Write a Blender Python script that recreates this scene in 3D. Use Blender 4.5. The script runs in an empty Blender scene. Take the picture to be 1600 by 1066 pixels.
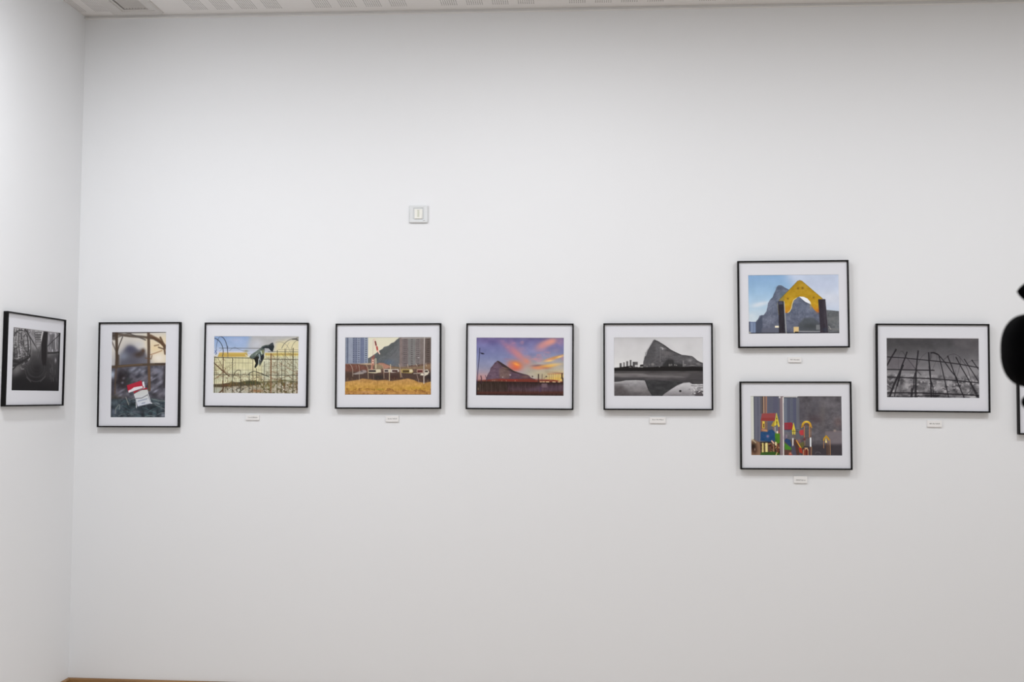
import bpy, bmesh, math, random
import numpy as np
from mathutils import Vector, Matrix

C = bpy.context.scene.collection
H = 1.46            # eye height above the floor
D = 4.934           # distance to the picture wall
WL = -2.436         # left wall
ZC = H + 1.802      # ceiling height

# ------------------------------------------------------------------ helpers
def mat(name, col, rough=0.6, spec=0.3, metal=0.0, coat=0.0, bump=0.0, bscale=60.0, var=0.0, vscale=3.0):
    m = bpy.data.materials.new(name); m.use_nodes = True
    nt = m.node_tree; b = nt.nodes['Principled BSDF']
    b.inputs['Base Color'].default_value = (*col, 1)
    b.inputs['Roughness'].default_value = rough
    b.inputs['Specular IOR Level'].default_value = spec
    b.inputs['Metallic'].default_value = metal
    b.inputs['Coat Weight'].default_value = coat
    tc = nt.nodes.new('ShaderNodeTexCoord')
    if bump > 0:
        n = nt.nodes.new('ShaderNodeTexNoise'); n.inputs['Scale'].default_value = bscale
        n.inputs['Detail'].default_value = 4
        bp = nt.nodes.new('ShaderNodeBump'); bp.inputs['Strength'].default_value = bump
        bp.inputs['Distance'].default_value = 0.002
        nt.links.new(tc.outputs['Object'], n.inputs['Vector'])
        nt.links.new(n.outputs['Fac'], bp.inputs['Height'])
        nt.links.new(bp.outputs['Normal'], b.inputs['Normal'])
    if var > 0:
        n = nt.nodes.new('ShaderNodeTexNoise'); n.inputs['Scale'].default_value = vscale
        n.inputs['Detail'].default_value = 3
        mr = nt.nodes.new('ShaderNodeMapRange')
        mr.inputs['To Min'].default_value = 1 - var; mr.inputs['To Max'].default_value = 1 + var
        mx = nt.nodes.new('ShaderNodeVectorMath'); mx.operation = 'SCALE'
        mx.inputs[0].default_value = col
        nt.links.new(tc.outputs['Object'], n.inputs['Vector'])
        nt.links.new(n.outputs['Fac'], mr.inputs['Value'])
        nt.links.new(mr.outputs['Result'], mx.inputs['Scale'])
        nt.links.new(mx.outputs['Vector'], b.inputs['Base Color'])
    return m

def add_box(bm, x0, x1, y0, y1, z0, z1):
    vs = [bm.verts.new(p) for p in ((x0,y0,z0),(x1,y0,z0),(x1,y1,z0),(x0,y1,z0),(x0,y0,z1),(x1,y0,z1),(x1,y1,z1),(x0,y1,z1))]
    fs = []
    for f in ((3,2,1,0),(4,5,6,7),(0,1,5,4),(1,2,6,5),(2,3,7,6),(3,0,4,7)):
        fs.append(bm.faces.new([vs[i] for i in f]))
    return fs

def obj(name, bm, m, parent=None, smooth=False, bevel=0.0, seg=2):
    if bevel > 0:
        bmesh.ops.bevel(bm, geom=bm.edges[:], offset=bevel, segments=seg, profile=0.5, affect='EDGES')
    bmesh.ops.recalc_face_normals(bm, faces=bm.faces[:])
    me = bpy.data.meshes.new(name); bm.to_mesh(me); bm.free()
    o = bpy.data.objects.new(name, me); C.objects.link(o)
    me.materials.append(m)
    if smooth:
        for p in me.polygons: p.use_smooth = True
    if parent: o.parent = parent
    return o

def thing(name, label, cat, loc, rot=(0,0,0), group=None):
    o = bpy.data.objects.new(name, None); C.objects.link(o)
    o.empty_display_size = 0.05
    o.location = loc; o.rotation_euler = rot
    o['label'] = label; o['category'] = cat
    if group: o['group'] = group
    return o

def struct(name, bm, m, bevel=0.0):
    o = obj(name, bm, m, bevel=bevel); o['kind'] = 'structure'; return o

def lathe(bm, prof, n=32, axis='z', org=(0,0,0)):
    rings = []
    for r, h in prof:
        ring = []
        for k in range(n):
            a = 2*math.pi*k/n; c, s = r*math.cos(a), r*math.sin(a)
            p = {'z': (c, s, h), 'x': (h, c, s), 'y': (c, h, s)}[axis]
            ring.append(bm.verts.new((p[0]+org[0], p[1]+org[1], p[2]+org[2])))
        rings.append(ring)
    for a, b in zip(rings, rings[1:]):
        for k in range(n):
            bm.faces.new((a[k], a[(k+1)%n], b[(k+1)%n], b[k]))
    bm.faces.new(rings[0]); bm.faces.new(rings[-1])

# ------------------------------------------------------------------ materials
M_wall = mat('white_wall_paint', (0.785, 0.795, 0.809), 0.85, 0.2, bump=0.10, bscale=14, var=0.006, vscale=1.6)
M_black = mat('black_satin_frame', (0.006, 0.0055, 0.006), 0.5, 0.12, bump=0.05, bscale=120)
M_mat = mat('mat_board_white', (0.715, 0.722, 0.765), 0.8, 0.2, bump=0.03, bscale=300)
M_back = mat('grey_backing_board', (0.30, 0.27, 0.22), 0.8, bump=0.05)
M_card = mat('white_foam_card', (0.80, 0.79, 0.78), 0.7, bump=0.02, bscale=300)
M_ink = mat('grey_printed_ink', (0.16, 0.155, 0.15), 0.7, bump=0.01)
M_mark = mat('light_grey_ink', (0.42, 0.43, 0.43), 0.6, bump=0.01)
M_plate = mat('pearl_grey_switch_plastic', (0.68, 0.70, 0.71), 0.35, 0.5, bump=0.01)
M_rocker = mat('ivory_switch_plastic', (0.80, 0.795, 0.74), 0.35, 0.5, bump=0.01)
M_lens = mat('greenish_indicator_plastic', (0.62, 0.64, 0.55), 0.3, 0.5, bump=0.01)
M_trim = mat('white_ceiling_trim', (0.78, 0.77, 0.755), 0.7, bump=0.03)
M_vent = mat('white_vent_metal', (0.62, 0.60, 0.58), 0.45, bump=0.02)
M_dark = mat('dark_duct_lining', (0.05, 0.045, 0.04), 0.8, bump=0.05)
M_rubber = mat('black_rubber_plastic', (0.0015, 0.0015, 0.002), 0.8, 0.03, bump=0.06, bscale=200)
M_dull = mat('dark_grey_plastic', (0.004, 0.005, 0.006), 0.55, 0.1, bump=0.06, bscale=200)

def wood(name, c1, c2, plank=0.0):
    m = bpy.data.materials.new(name); m.use_nodes = True
    nt = m.node_tree; b = nt.nodes['Principled BSDF']
    tc = nt.nodes.new('ShaderNodeTexCoord'); mp = nt.nodes.new('ShaderNodeMapping')
    mp.inputs['Scale'].default_value = (1.2, 14, 14)
    n = nt.nodes.new('ShaderNodeTexNoise'); n.inputs['Scale'].default_value = 3; n.inputs['Detail'].default_value = 6
    cr = nt.nodes.new('ShaderNodeValToRGB')
    cr.color_ramp.elements[0].color = (*c1, 1); cr.color_ramp.elements[1].color = (*c2, 1)
    cr.color_ramp.elements[0].position = 0.3; cr.color_ramp.elements[1].position = 0.7
    nt.links.new(tc.outputs['Object'], mp.inputs['Vector']); nt.links.new(mp.outputs['Vector'], n.inputs['Vector'])
    nt.links.new(n.outputs['Fac'], cr.inputs['Fac']); nt.links.new(cr.outputs['Color'], b.inputs['Base Color'])
    b.inputs['Roughness'].default_value = 0.45
    return m
M_base = wood('brown_wood_skirting', (0.20, 0.10, 0.035), (0.30, 0.165, 0.06))
M_floor = wood('pale_wood_floor', (0.58, 0.50, 0.42), (0.68, 0.60, 0.52))

def ceiling_material():
    # plasterboard with groups of four perforated bands (dark dots paint in the holes' shade)
    m = bpy.data.materials.new('perforated_plasterboard'); m.use_nodes = True
    nt = m.node_tree; b = nt.nodes['Principled BSDF']; L = nt.links
    tc = nt.nodes.new('ShaderNodeTexCoord'); sp = nt.nodes.new('ShaderNodeSeparateXYZ')
    L.new(tc.outputs['Object'], sp.inputs[0])
    def mth(op, a, bb=None, cc=None):
        n = nt.nodes.new('ShaderNodeMath'); n.operation = op
        for i, v in enumerate((a, bb, cc)):
            if v is None: continue
            if isinstance(v, (int, float)): n.inputs[i].default_value = v
            else: L.new(v, n.inputs[i])
        return n.outputs[0]
    def fmod(v, p): return mth('FLOORED_MODULO', v, p)
    xs = mth('ADD', sp.outputs[0], 1.878 + 0.598*20)
    bx = fmod(xs, 0.598)
    inband = mth('LESS_THAN', fmod(bx, 0.1195), 0.080)
    inblk = mth('LESS_THAN', bx, 0.4785)
    ys = mth('SUBTRACT', D - 0.066, sp.outputs[1])
    by = fmod(ys, 0.60)
    iny = mth('MULTIPLY', mth('LESS_THAN', by, 0.52), mth('GREATER_THAN', ys, 0.0))
    msk = mth('MULTIPLY', mth('MULTIPLY', inband, inblk), iny)
    hp = 0.010
    dx = mth('SUBTRACT', fmod(bx, hp), hp/2); dy = mth('SUBTRACT', fmod(by, hp), hp/2)
    r2 = mth('ADD', mth('MULTIPLY', dx, dx), mth('MULTIPLY', dy, dy))
    hole_shade = mth('LESS_THAN', r2, 0.0023**2)
    f = mth('MULTIPLY', msk, hole_shade)
    mx = nt.nodes.new('ShaderNodeMix'); mx.data_type = 'RGBA'
    mx.inputs[6].default_value = (0.78, 0.76, 0.745, 1); mx.inputs[7].default_value = (0.12, 0.11, 0.105, 1)
    L.new(f, mx.inputs[0]); L.new(mx.outputs[2], b.inputs['Base Color'])
    b.inputs['Roughness'].default_value = 0.9; b.inputs['Specular IOR Level'].default_value = 0.15
    return m
M_ceil = ceiling_material()

# ------------------------------------------------------------------ room shell
XR, YB = 5.2, -2.6
bm = bmesh.new(); add_box(bm, WL-0.15, XR, D, D+0.15, 0, ZC); struct('wall_back', bm, M_wall)
bm = bmesh.new(); add_box(bm, WL-0.15, WL, YB, D, 0, ZC); struct('wall_left', bm, M_wall)
bm = bmesh.new(); add_box(bm, WL-0.15, XR, YB, D+0.15, -0.1, 0); struct('floor', bm, M_floor)
# ceiling with an opening for the air vent
VX0, VX1, VY0, VY1 = -2.262, -2.052, 3.10, 4.868
bm = bmesh.new()
add_box(bm, WL-0.15, VX0, YB, D+0.15, ZC, ZC+0.1)
add_box(bm, VX1, XR, YB, D+0.15, ZC, ZC+0.1)
add_box(bm, VX0, VX1, YB, VY0, ZC, ZC+0.1)
add_box(bm, VX0, VX1, VY1, D+0.15, ZC, ZC+0.1)
struct('ceiling', bm, M_ceil)
# ceiling edge trim: small stepped profile along the picture wall and the left wall
bm = bmesh.new()
add_box(bm, WL, XR, D-0.006, D, ZC-0.0115, ZC); add_box(bm, WL, XR, D-0.014, D, ZC-0.0140, ZC-0.0115)
struct('trim_1', bm, M_trim)
# skirting boards
def skirting(name, a, b, axis):
    bm = bmesh.new(); t = 1.374; z = H - 1.374
    prof = [(0, 0), (0.014, 0), (0.014, z-0.006), (0.011, z-0.001), (0.007, z), (0, z)]
    def pt(u, d, h): return (u, D-d, h) if axis == 'x' else (WL+d, u, h)
    A = [bm.verts.new(pt(a, d, h)) for d, h in prof]; B = [bm.verts.new(pt(b, d, h)) for d, h in prof]
    n = len(prof)
    for i in range(n): bm.faces.new((A[i], A[(i+1)%n], B[(i+1)%n], B[i]))
    bm.faces.new(A); bm.faces.new(B)
    struct(name, bm, M_base)
skirting('baseboard_back', WL, XR, 'x')
skirting('baseboard_left', YB, D-0.0145, 'y')

# ------------------------------------------------------------------ painter for the printed photographs
def noise(h, w, cy, cx, seed, octaves=3):
    # smooth value noise in 0..1; cy, cx = number of cells
    r = np.random.RandomState(seed); out = np.zeros((h, w)); amp = 1; tot = 0
    for o in range(octaves):
        gy, gx = max(2, int(cy*2**o)+2), max(2, int(cx*2**o)+2)
        g = r.rand(gy, gx)
        y = np.linspace(0, gy-1.001, h); x = np.linspace(0, gx-1.001, w)
        yi = y.astype(int); xi = x.astype(int); fy = (y-yi)[:, None]; fx = (x-xi)[None, :]
        fy = fy*fy*(3-2*fy); fx = fx*fx*(3-2*fx)
        v = (g[yi][:, xi]*(1-fy)*(1-fx) + g[yi][:, xi+1]*(1-fy)*fx + g[yi+1][:, xi]*fy*(1-fx) + g[yi+1][:, xi+1]*fy*fx)
        out += v*amp; tot += amp; amp *= 0.55
    return out/tot

def boxblur(a, r):
    r = int(round(r))
    if r < 1: return a
    for ax in (0, 1):
        p = [(0, 0)]*a.ndim; p[ax] = (r+1, r)
        c = np.cumsum(np.pad(a, p, mode='edge'), axis=ax)
        n = a.shape[ax]
        hi = np.take(c, range(2*r+1, 2*r+1+n), axis=ax); lo = np.take(c, range(0, n), axis=ax)
        a = (hi-lo)/(2*r+1)
    return a

class Canvas:
    # coordinates given in the units of quad = TL, TR, BR, BL
    def __init__(s, quad, gw, gh, bg, ss=2):
        s.gw, s.gh, s.ss = gw, gh, ss
        s.W, s.H = gw*ss, gh*ss
        dst = [(0, 0), (s.W, 0), (s.W, s.H), (0, s.H)]
        A = []; bb = []
        for (x, y), (u, v) in zip(quad, dst):
            A.append([x, y, 1, 0, 0, 0, -u*x, -u*y]); bb.append(u)
            A.append([0, 0, 0, x, y, 1, -v*x, -v*y]); bb.append(v)
        h = np.linalg.solve(np.array(A, float), np.array(bb, float))
        s.h = np.append(h, 1).reshape(3, 3)
        s.sc = s.W/math.hypot(quad[1][0]-quad[0][0], quad[1][1]-quad[0][1])
        s.a = np.zeros((s.H, s.W, 3)); s.a[:] = bg
        s.q = quad
    def T(s, pts):
        p = np.array(pts, float); v = np.c_[p, np.ones(len(p))] @ s.h.T
        return v[:, :2]/v[:, 2:]
    def bbox(s, p, pad):
        x0 = max(0, int(p[:, 0].min()-pad)); x1 = min(s.W, int(p[:, 0].max()+pad)+2)
        y0 = max(0, int(p[:, 1].min()-pad)); y1 = min(s.H, int(p[:, 1].max()+pad)+2)
        return x0, x1, y0, y1
    def comp(s, m, box, col):
        x0, x1, y0, y1 = box
        r = s.a[y0:y1, x0:x1]; r += (np.asarray(col, float)-r)*m[..., None]
    def mask(s, pts, soft=0):
        p = s.T(pts); soft *= s.sc; box = s.bbox(p, soft*2+1); x0, x1, y0, y1 = box
        if x1 <= x0 or y1 <= y0: return None, box
        Y, X = np.mgrid[y0:y1, x0:x1]; X = X+0.5; Y = Y+0.5
        ins = np.zeros(X.shape, bool)
        for i in range(len(p)):
            ax, ay = p[i]; bx, by = p[(i+1) % len(p)]
            if ay == by: continue
            c = ((ay > Y) != (by > Y)) & (X < (bx-ax)*(Y-ay)/(by-ay)+ax)
            ins ^= c
        m = ins.astype(float)
        if soft >= 1: m = boxblur(boxblur(m, soft*0.7), soft*0.7)
        return m, box
    def poly(s, pts, col, al=1.0, soft=0, n=0, nc=12, seed=1):
        m, box = s.mask(pts, soft)
        if m is None: return
        s.comp(m*al, box, col)
        if n: s.tex(pts, n, nc, nc, seed)
    def rect(s, x0, y0, x1, y1, col, al=1.0, soft=0):
        s.poly([(x0, y0), (x1, y0), (x1, y1), (x0, y1)], col, al, soft)
    def vgrad(s, pts, stops, al=1.0, soft=0):
        # stops: (y, colour) in quad units
        m, box = s.mask(pts, soft)
        if m is None: return
        x0, x1, y0, y1 = box
        ys = s.T([(pts[0][0], y) for y, c in stops])[:, 1]
        yy = np.arange(y0, y1)
        col = np.stack([np.interp(yy, ys, [c[k] for y, c in stops]) for k in range(3)], -1)[:, None, :]
        r = s.a[y0:y1, x0:x1]; r += (col-r)*(m*al)[..., None]
    def line(s, pts, w, col, al=1.0, soft=0.6):
        p = s.T(pts); w = w*s.sc; box = s.bbox(p, w+2); x0, x1, y0, y1 = box
        if x1 <= x0 or y1 <= y0: return
        Y, X = np.mgrid[y0:y1, x0:x1]; d = np.full(X.shape, 1e9)
        for i in range(len(p)-1):
            a, b = p[i], p[i+1]; v = b-a; L = max(v@v, 1e-9)
            t = np.clip(((X-a[0])*v[0]+(Y-a[1])*v[1])/L, 0, 1)
            d = np.minimum(d, np.hypot(X-a[0]-t*v[0], Y-a[1]-t*v[1]))
        if w < 1: al = al*w; w = 1
        s.comp(np.clip((w/2+soft-d)/(2*soft), 0, 1)*al, box, col)
    def arc(s, cx, cy, rx, ry, a0, a1, w, col, al=1.0, rot=0):
        n = 22; pts = []
        cr, sr = math.cos(math.radians(rot)), math.sin(math.radians(rot))
        for i in range(n+1):
            t = math.radians(a0+(a1-a0)*i/n); x, y = rx*math.cos(t), -ry*math.sin(t)
            pts.append((cx+x*cr-y*sr, cy+x*sr+y*cr))
        s.line(pts, w, col, al)
    def blob(s, cx, cy, rx, ry, col, al=1.0, rot=0, k=1.0):
        c = s.T([(cx, cy)])[0]; R = max(rx, ry)*s.sc*1.8
        box = s.bbox(np.array([c-R, c+R]), 0); x0, x1, y0, y1 = box
        if x1 <= x0 or y1 <= y0: return
        Y, X = np.mgrid[y0:y1, x0:x1]; X = X-c[0]; Y = Y-c[1]
        cr, sr = math.cos(math.radians(rot)), math.sin(math.radians(rot))
        u = (X*cr+Y*sr)/(rx*s.sc); v = (-X*sr+Y*cr)/(ry*s.sc)
        s.comp(np.exp(-(u*u+v*v)**k*1.2)*al, box, col)
    def tex(s, pts, amp, cx, cy, seed, tint=(1, 1, 1), soft=0, oct=3):
        m, box = s.mask(pts, soft)
        if m is None: return
        x0, x1, y0, y1 = box; f = (x1-x0)/s.W; g = (y1-y0)/s.H
        n = (noise(y1-y0, x1-x0, max(1, cy*g), max(1, cx*f), seed, oct)-0.5)*(4.0 if cx < 25 else 2.4)*amp
        s.a[y0:y1, x0:x1] += (n*m)[..., None]*np.array(tint)
    def spots(s, pts, thr, col, al, cx, cy, seed, sharp=14, oct=2):
        m, box = s.mask(pts, 0)
        if m is None: return
        x0, x1, y0, y1 = box; f = (x1-x0)/s.W; g = (y1-y0)/s.H
        n = noise(y1-y0, x1-x0, max(1, cy*g), max(1, cx*f), seed, oct)
        s.comp(m*np.clip((n-thr)*sharp, 0, 1)*al, box, col)
    def blur(s, r): s.a = boxblur(s.a, r)
    def full(s): return list(s.q)
    def done(s):
        a = s.a.reshape(s.gh, s.ss, s.gw, s.ss, 3).mean((1, 3))
        g = a.mean(2, keepdims=True); a = g+(a-g)*0.84
        a = np.clip(a, 0, 255)
        return a

def paint_arch():
    c = Canvas([(15, 22), (1580, 12), (1588, 1020), (28, 1020)], *G, (150, 185, 220))
    F = c.full(); R = random.Random(7)
    c.vgrad(F, [(0, (126, 168, 214)), (300, (146, 186, 222)), (600, (176, 205, 226)), (830, (205, 218, 226))])
    c.poly([(650, 0), (1600, 0), (1600, 700), (1100, 620), (900, 300)], (198, 207, 228), .85, 110)
    c.blob(1450, 420, 260, 140, (214, 219, 232), .8); c.blob(1300, 200, 260, 90, (190, 200, 226), .5)
    c.blob(250, 510, 190, 40, (206, 218, 230), .9, -8); c.blob(180, 540, 120, 35, (214, 222, 232), .7, -12)
    c.blob(200, 680, 200, 80, (190, 210, 228), .5); c.blob(60, 720, 110, 60, (214, 224, 232), .6)
    c.tex(F, 5, 8, 6, 3)
    rock = [(20, 815), (70, 818), (150, 820), (190, 770), (215, 715), (285, 705), (330, 645), (352, 560), (360, 500), (395, 445), (440, 400), (460, 345), (490, 280), (515, 220), (545, 195), (595, 198), (650, 235), (720, 270), (800, 330), (900, 400), (1000, 450), (1110, 520), (1200, 600), (1370, 622), (1590, 645), (1590, 1030), (20, 1030)]
    c.poly(rock, (98, 108, 130)); c.vgrad(rock, [(200, (92, 104, 126)), (600, (106, 114, 136)), (1000, (96, 98, 116))], .7)
    c.poly([(1370, 622), (1590, 645), (1590, 1030), (1370, 1030)], (100, 104, 108))
    c.tex(rock, 9, 8, 9, 61); c.tex(rock, 14, 26, 20, 11); c.tex(rock, 10, 60, 60, 12, (1, 1, 1.1))
    for i in range(40):
        x = R.uniform(350, 1150); y = R.uniform(330, 850)
        if y > 330+abs(x-600)*.5: c.line([(x, y), (x+R.uniform(-30, 30), y+R.uniform(50, 130))], R.uniform(6, 14), R.choice([(78, 86, 104), (126, 132, 152)]), .3)
    c.poly([(880, 860), (980, 760), (1130, 750), (1250, 840), (1300, 1000), (900, 990)], (74, 80, 84), .75, 20)
    c.blob(1100, 900, 180, 60, (62, 66, 68), .7); c.blob(1000, 480, 90, 30, (72, 78, 90), .6, 20); c.blob(560, 240, 60, 30, (72, 82, 104), .6)
    c.blob(620, 370, 60, 50, (84, 110, 118), .7)
    c.rect(20, 820, 150, 1020, (110, 126, 160)); c.rect(20, 820, 50, 1020, (70, 78, 100)); c.rect(70, 840, 95, 1000, (128, 146, 178)); c.rect(118, 840, 140, 1000, (120, 140, 175))
    c.poly([(150, 830), (260, 700), (270, 1010), (150, 1010)], (66, 74, 94), .8, 12)
    c.poly([(250, 930), (550, 930), (550, 1020), (250, 1020)], (94, 98, 116), .9, 5)
    c.rect(478, 890, 548, 922, (236, 226, 196)); c.rect(800, 910, 890, 1005, (226, 192, 128), 1, 3); c.rect(820, 990, 885, 1020, (40, 36, 30))
    c.line([(890, 985), (1180, 990), (1270, 985)], 16, (156, 156, 160), .8); c.rect(1190, 875, 1260, 960, (118, 122, 126))
    c.line([(1400, 940), (1590, 960)], 30, (120, 120, 120), .7); c.line([(1410, 900), (1440, 950)], 14, (170, 166, 160), .7)
    c.blob(1480, 780, 90, 70, (120, 122, 122), .5)
    c.rect(20, 1004, 1600, 1035, (38, 38, 44), .9, 3); c.blob(45, 1000, 18, 14, (220, 210, 180), .9)
    # arch board
    arch = [(905, 112), (945, 120), (1305, 430), (1230, 460), (1240, 660), (1190, 648), (1140, 600), (1108, 540), (1090, 480), (1040, 425), (980, 398), (910, 392), (840, 415), (795, 455), (770, 510), (755, 590), (730, 640), (690, 672), (652, 670), (640, 480), (560, 440), (620, 390), (870, 122)]
    c.poly([(905, 392), (960, 394), (1040, 425), (1092, 480), (1108, 530), (1000, 480), (930, 420)], (232, 236, 242))
    c.poly(arch, (192, 146, 14)); c.vgrad(arch, [(110, (178, 138, 24)), (350, (186, 142, 14)), (520, (206, 158, 20)), (670, (206, 120, 20))], .8)
    c.poly([(560, 440), (640, 380), (640, 470), (540, 470)], (150, 132, 60), .8, 8)
    c.tex(arch, 8, 20, 20, 5)
    c.line([(560, 440), (870, 128), (905, 112), (945, 124), (1305, 430)], 8, (120, 96, 20), .8)
    c.line([(945, 116), (1300, 420)], 7, (212, 200, 160), .5)
    c.line([(850, 415), (800, 450), (778, 510), (762, 590), (735, 640), (700, 665)], 12, (236, 214, 130), .95)
    for x, y, r in ((878, 250, 20), (958, 245, 20), (702, 425, 18), (1148, 408, 18)): c.blob(x, y, r, r, (110, 78, 22), .85)
    c.blob(1220, 640, 40, 40, (196, 96, 30), .7); c.blob(1100, 540, 16, 60, (216, 170, 60), .6)
    c.poly([(535, 470), (630, 468), (655, 1020), (548, 1020)], (46, 42, 50)); c.tex([(535, 470), (630, 468), (655, 1020), (548, 1020)], 8, 40, 8, 8)
    c.poly([(545, 480), (610, 478), (620, 520), (548, 525)], (78, 80, 104), .9, 6)
    c.line([(518, 500), (545, 700)], 14, (140, 120, 50), .35)
    c.line([(638, 470), (672, 1020)], 11, (196, 196, 180), .8)
    c.poly([(1228, 440), (1350, 436), (1400, 1020), (1262, 1020)], (60, 54, 64)); c.poly([(1228, 440), (1300, 438), (1350, 1020), (1262, 1020)], (50, 44, 54), .8, 5)
    c.tex([(1228, 440), (1350, 436), (1400, 1020), (1262, 1020)], 8, 50, 10, 9); c.blob(1340, 960, 40, 40, (52, 64, 84), .6)
    c.line([(1352, 440), (1402, 1020)], 6, (110, 108, 116), .6)
    return c.done()

def paint_playground():
    c = Canvas([(10, 25), (1580, 20), (1590, 1048), (10, 1048)], *G, (100, 98, 106))
    F = c.full(); R = random.Random(3)
    c.tex(F, 9, 14, 10, 31, (1, .97, .97)); c.tex(F, 5, 40, 30, 32)
    # sky patches
    c.rect(0, 0, 66, 860, (208, 210, 200)); c.poly([(560, 18), (850, 18), (800, 52), (570, 46)], (222, 222, 224))
    # left tower
    c.rect(62, 30, 545, 860, (104, 106, 122)); c.rect(62, 30, 78, 860, (70, 74, 86), .8); c.rect(62, 24, 545, 36, (66, 66, 72))
    for x0, x1 in ((122, 150), (305, 400), (480, 520)):
        for y in range(50, 830, 18): c.rect(x0, y, x1, y+7, (66, 66, 88), .75)
    c.rect(400, 40, 480, 320, (84, 84, 108), .8); c.rect(180, 36, 235, 330, (92, 84, 84), .8)
    c.rect(218, 30, 232, 330, (88, 62, 46)); c.line([(240, 28), (238, 330)], 15, (206, 168, 138)); c.line([(282, 28), (276, 330)], 26, (162, 116, 92)); c.rect(248, 30, 262, 330, (90, 64, 60))
    # right tower
    c.poly([(585, 46), (800, 52), (860, 60), (860, 640), (585, 640)], (100, 106, 122)); c.rect(640, 60, 700, 640, (82, 86, 108), .7); c.rect(745, 60, 800, 640, (80, 82, 110), .8); c.rect(590, 60, 640, 500, (112, 122, 140), .6)
    for y in range(80, 640, 20): c.rect(710, y, 742, y+9, (74, 76, 92), .7); 
    c.rect(800, 60, 850, 640, (106, 108, 116), .8); c.rect(585, 40, 800, 60, (58, 58, 62), .7)
    # cliff
    cl = [(800, 20), (1590, 20), (1590, 1048), (860, 1048), (860, 60)]
    c.poly([(850, 30), (1590, 20), (1590, 1048), (860, 1048)], (96, 92, 98), 1, 10)
    c.tex(cl, 9, 7, 6, 41, (1, .97, 1)); c.tex(cl, 12, 26, 18, 43, (1, .97, 1)); c.tex(cl, 8, 50, 40, 42)
    c.blob(1120, 420, 130, 90, (76, 60, 66), .7); c.blob(900, 320, 70, 200, (82, 78, 88), .6); c.blob(1150, 180, 110, 150, (82, 80, 88), .7); c.blob(1250, 350, 60, 240, (108, 100, 98), .5)
    c.blob(1450, 130, 120, 110, (110, 106, 112), .5); c.blob(1520, 470, 80, 90, (120, 92, 90), .5); c.blob(1520, 90, 50, 50, (66, 62, 66), .6)
    c.poly([(1300, 640), (1590, 625), (1590, 870), (1300, 870)], (124, 114, 120), .8, 14); c.line([(1300, 640), (1590, 625)], 8, (146, 120, 118), .5); c.blob(1465, 615, 26, 20, (176, 156, 140), .8)
    c.poly([(860, 860), (1590, 850), (1590, 1048), (860, 1048)], (58, 52, 58), .85, 30)
    # ground left
    c.poly([(10, 820), (560, 810), (560, 1048), (10, 1048)], (96, 68, 50), .9, 8); c.poly([(585, 760), (860, 800), (860, 1048), (585, 1048)], (80, 68, 64), .8, 8)
    c.poly([(0, 800), (60, 770), (160, 830), (180, 1048), (0, 1048)], (150, 112, 84), .9, 8)
    c.blob(50, 900, 60, 80, (34, 24, 18), .95); c.blob(70, 970, 50, 60, (60, 34, 28), .8); c.blob(75, 950, 10, 26, (200, 170, 150), .7)
    c.line([(20, 770), (60, 800), (90, 830)], 20, (200, 188, 150), .7)
    c.spots([(180, 820), (560, 820), (560, 1048), (180, 1048)], .52, (52, 30, 20), .9, 60, 30, 5); c.spots([(180, 820), (560, 820), (560, 1048), (180, 1048)], .66, (196, 150, 96), .8, 60, 30, 6)
    # big house
    c.poly([(205, 325), (440, 318), (425, 455), (180, 452)], (158, 68, 68)); c.poly([(205, 400), (430, 398), (425, 455), (180, 452)], (150, 52, 50), .7, 5)
    c.rect(205, 452, 300, 640, (148, 96, 60), .55); c.rect(180, 450, 210, 640, (150, 84, 56), .7)
    c.rect(212, 460, 250, 580, (236, 194, 60)); c.rect(226, 500, 243, 570, (60, 44, 34)); c.poly([(200, 590), (300, 610), (290, 640), (200, 620)], (206, 140, 90), .9, 4)
    c.rect(300, 480, 380, 620, (92, 90, 104), .8); c.rect(255, 470, 262, 600, (140, 110, 90))
    c.poly([(360, 540), (400, 470), (425, 450), (420, 560)], (182, 150, 40)); c.line([(400, 560), (400, 640)], 12, (150, 100, 70))
    c.poly([(457, 305), (512, 545), (490, 562), (465, 500), (440, 540), (415, 530)], (226, 202, 56)); c.line([(457, 350), (457, 540)], 8, (120, 104, 30), .7); c.rect(450, 400, 470, 425, (90, 80, 30), .7); c.rect(450, 460, 476, 500, (120, 100, 30), .7)
    c.line([(430, 560), (430, 660)], 12, (200, 180, 160)); c.line([(495, 560), (500, 650)], 12, (150, 70, 50)); c.rect(455, 630, 480, 680, (236, 226, 200)); c.rect(485, 620, 515, 680, (160, 80, 70), .8)
    c.poly([(180, 640), (300, 645), (320, 615), (380, 600), (430, 645), (435, 800), (330, 815), (175, 800)], (30, 72, 122)); c.tex([(175, 600), (435, 600), (435, 815), (175, 815)], 7, 30, 20, 6); c.blob(300, 718, 26, 26, (150, 130, 170), .9); c.blob(300, 718, 10, 10, (180, 100, 120), .8)
    c.poly([(425, 665), (520, 672), (520, 815), (480, 850), (430, 800)], (76, 136, 26)); c.blob(440, 780, 30, 30, (40, 90, 60), .5)
    c.rect(200, 835, 228, 1010, (226, 208, 122)); c.rect(258, 830, 298, 995, (232, 216, 134)); c.rect(232, 830, 252, 1000, (90, 78, 30), .8); c.rect(175, 815, 420, 835, (44, 40, 46))
    c.line([(370, 800), (405, 840)], 24, (232, 176, 150)); c.rect(430, 820, 452, 880, (240, 226, 170)); c.line([(400, 880), (400, 1000)], 22, (160, 110, 80)); c.line([(470, 850), (480, 1040)], 14, (130, 50, 30)); c.line([(320, 840), (370, 890), (330, 1000)], 10, (120, 44, 30))
    c.poly([(180, 1000), (400, 985), (500, 1010), (500, 1048), (170, 1048)], (52, 96, 30), .9, 6); c.line([(440, 1048), (460, 1000)], 14, (210, 180, 110))
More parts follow.
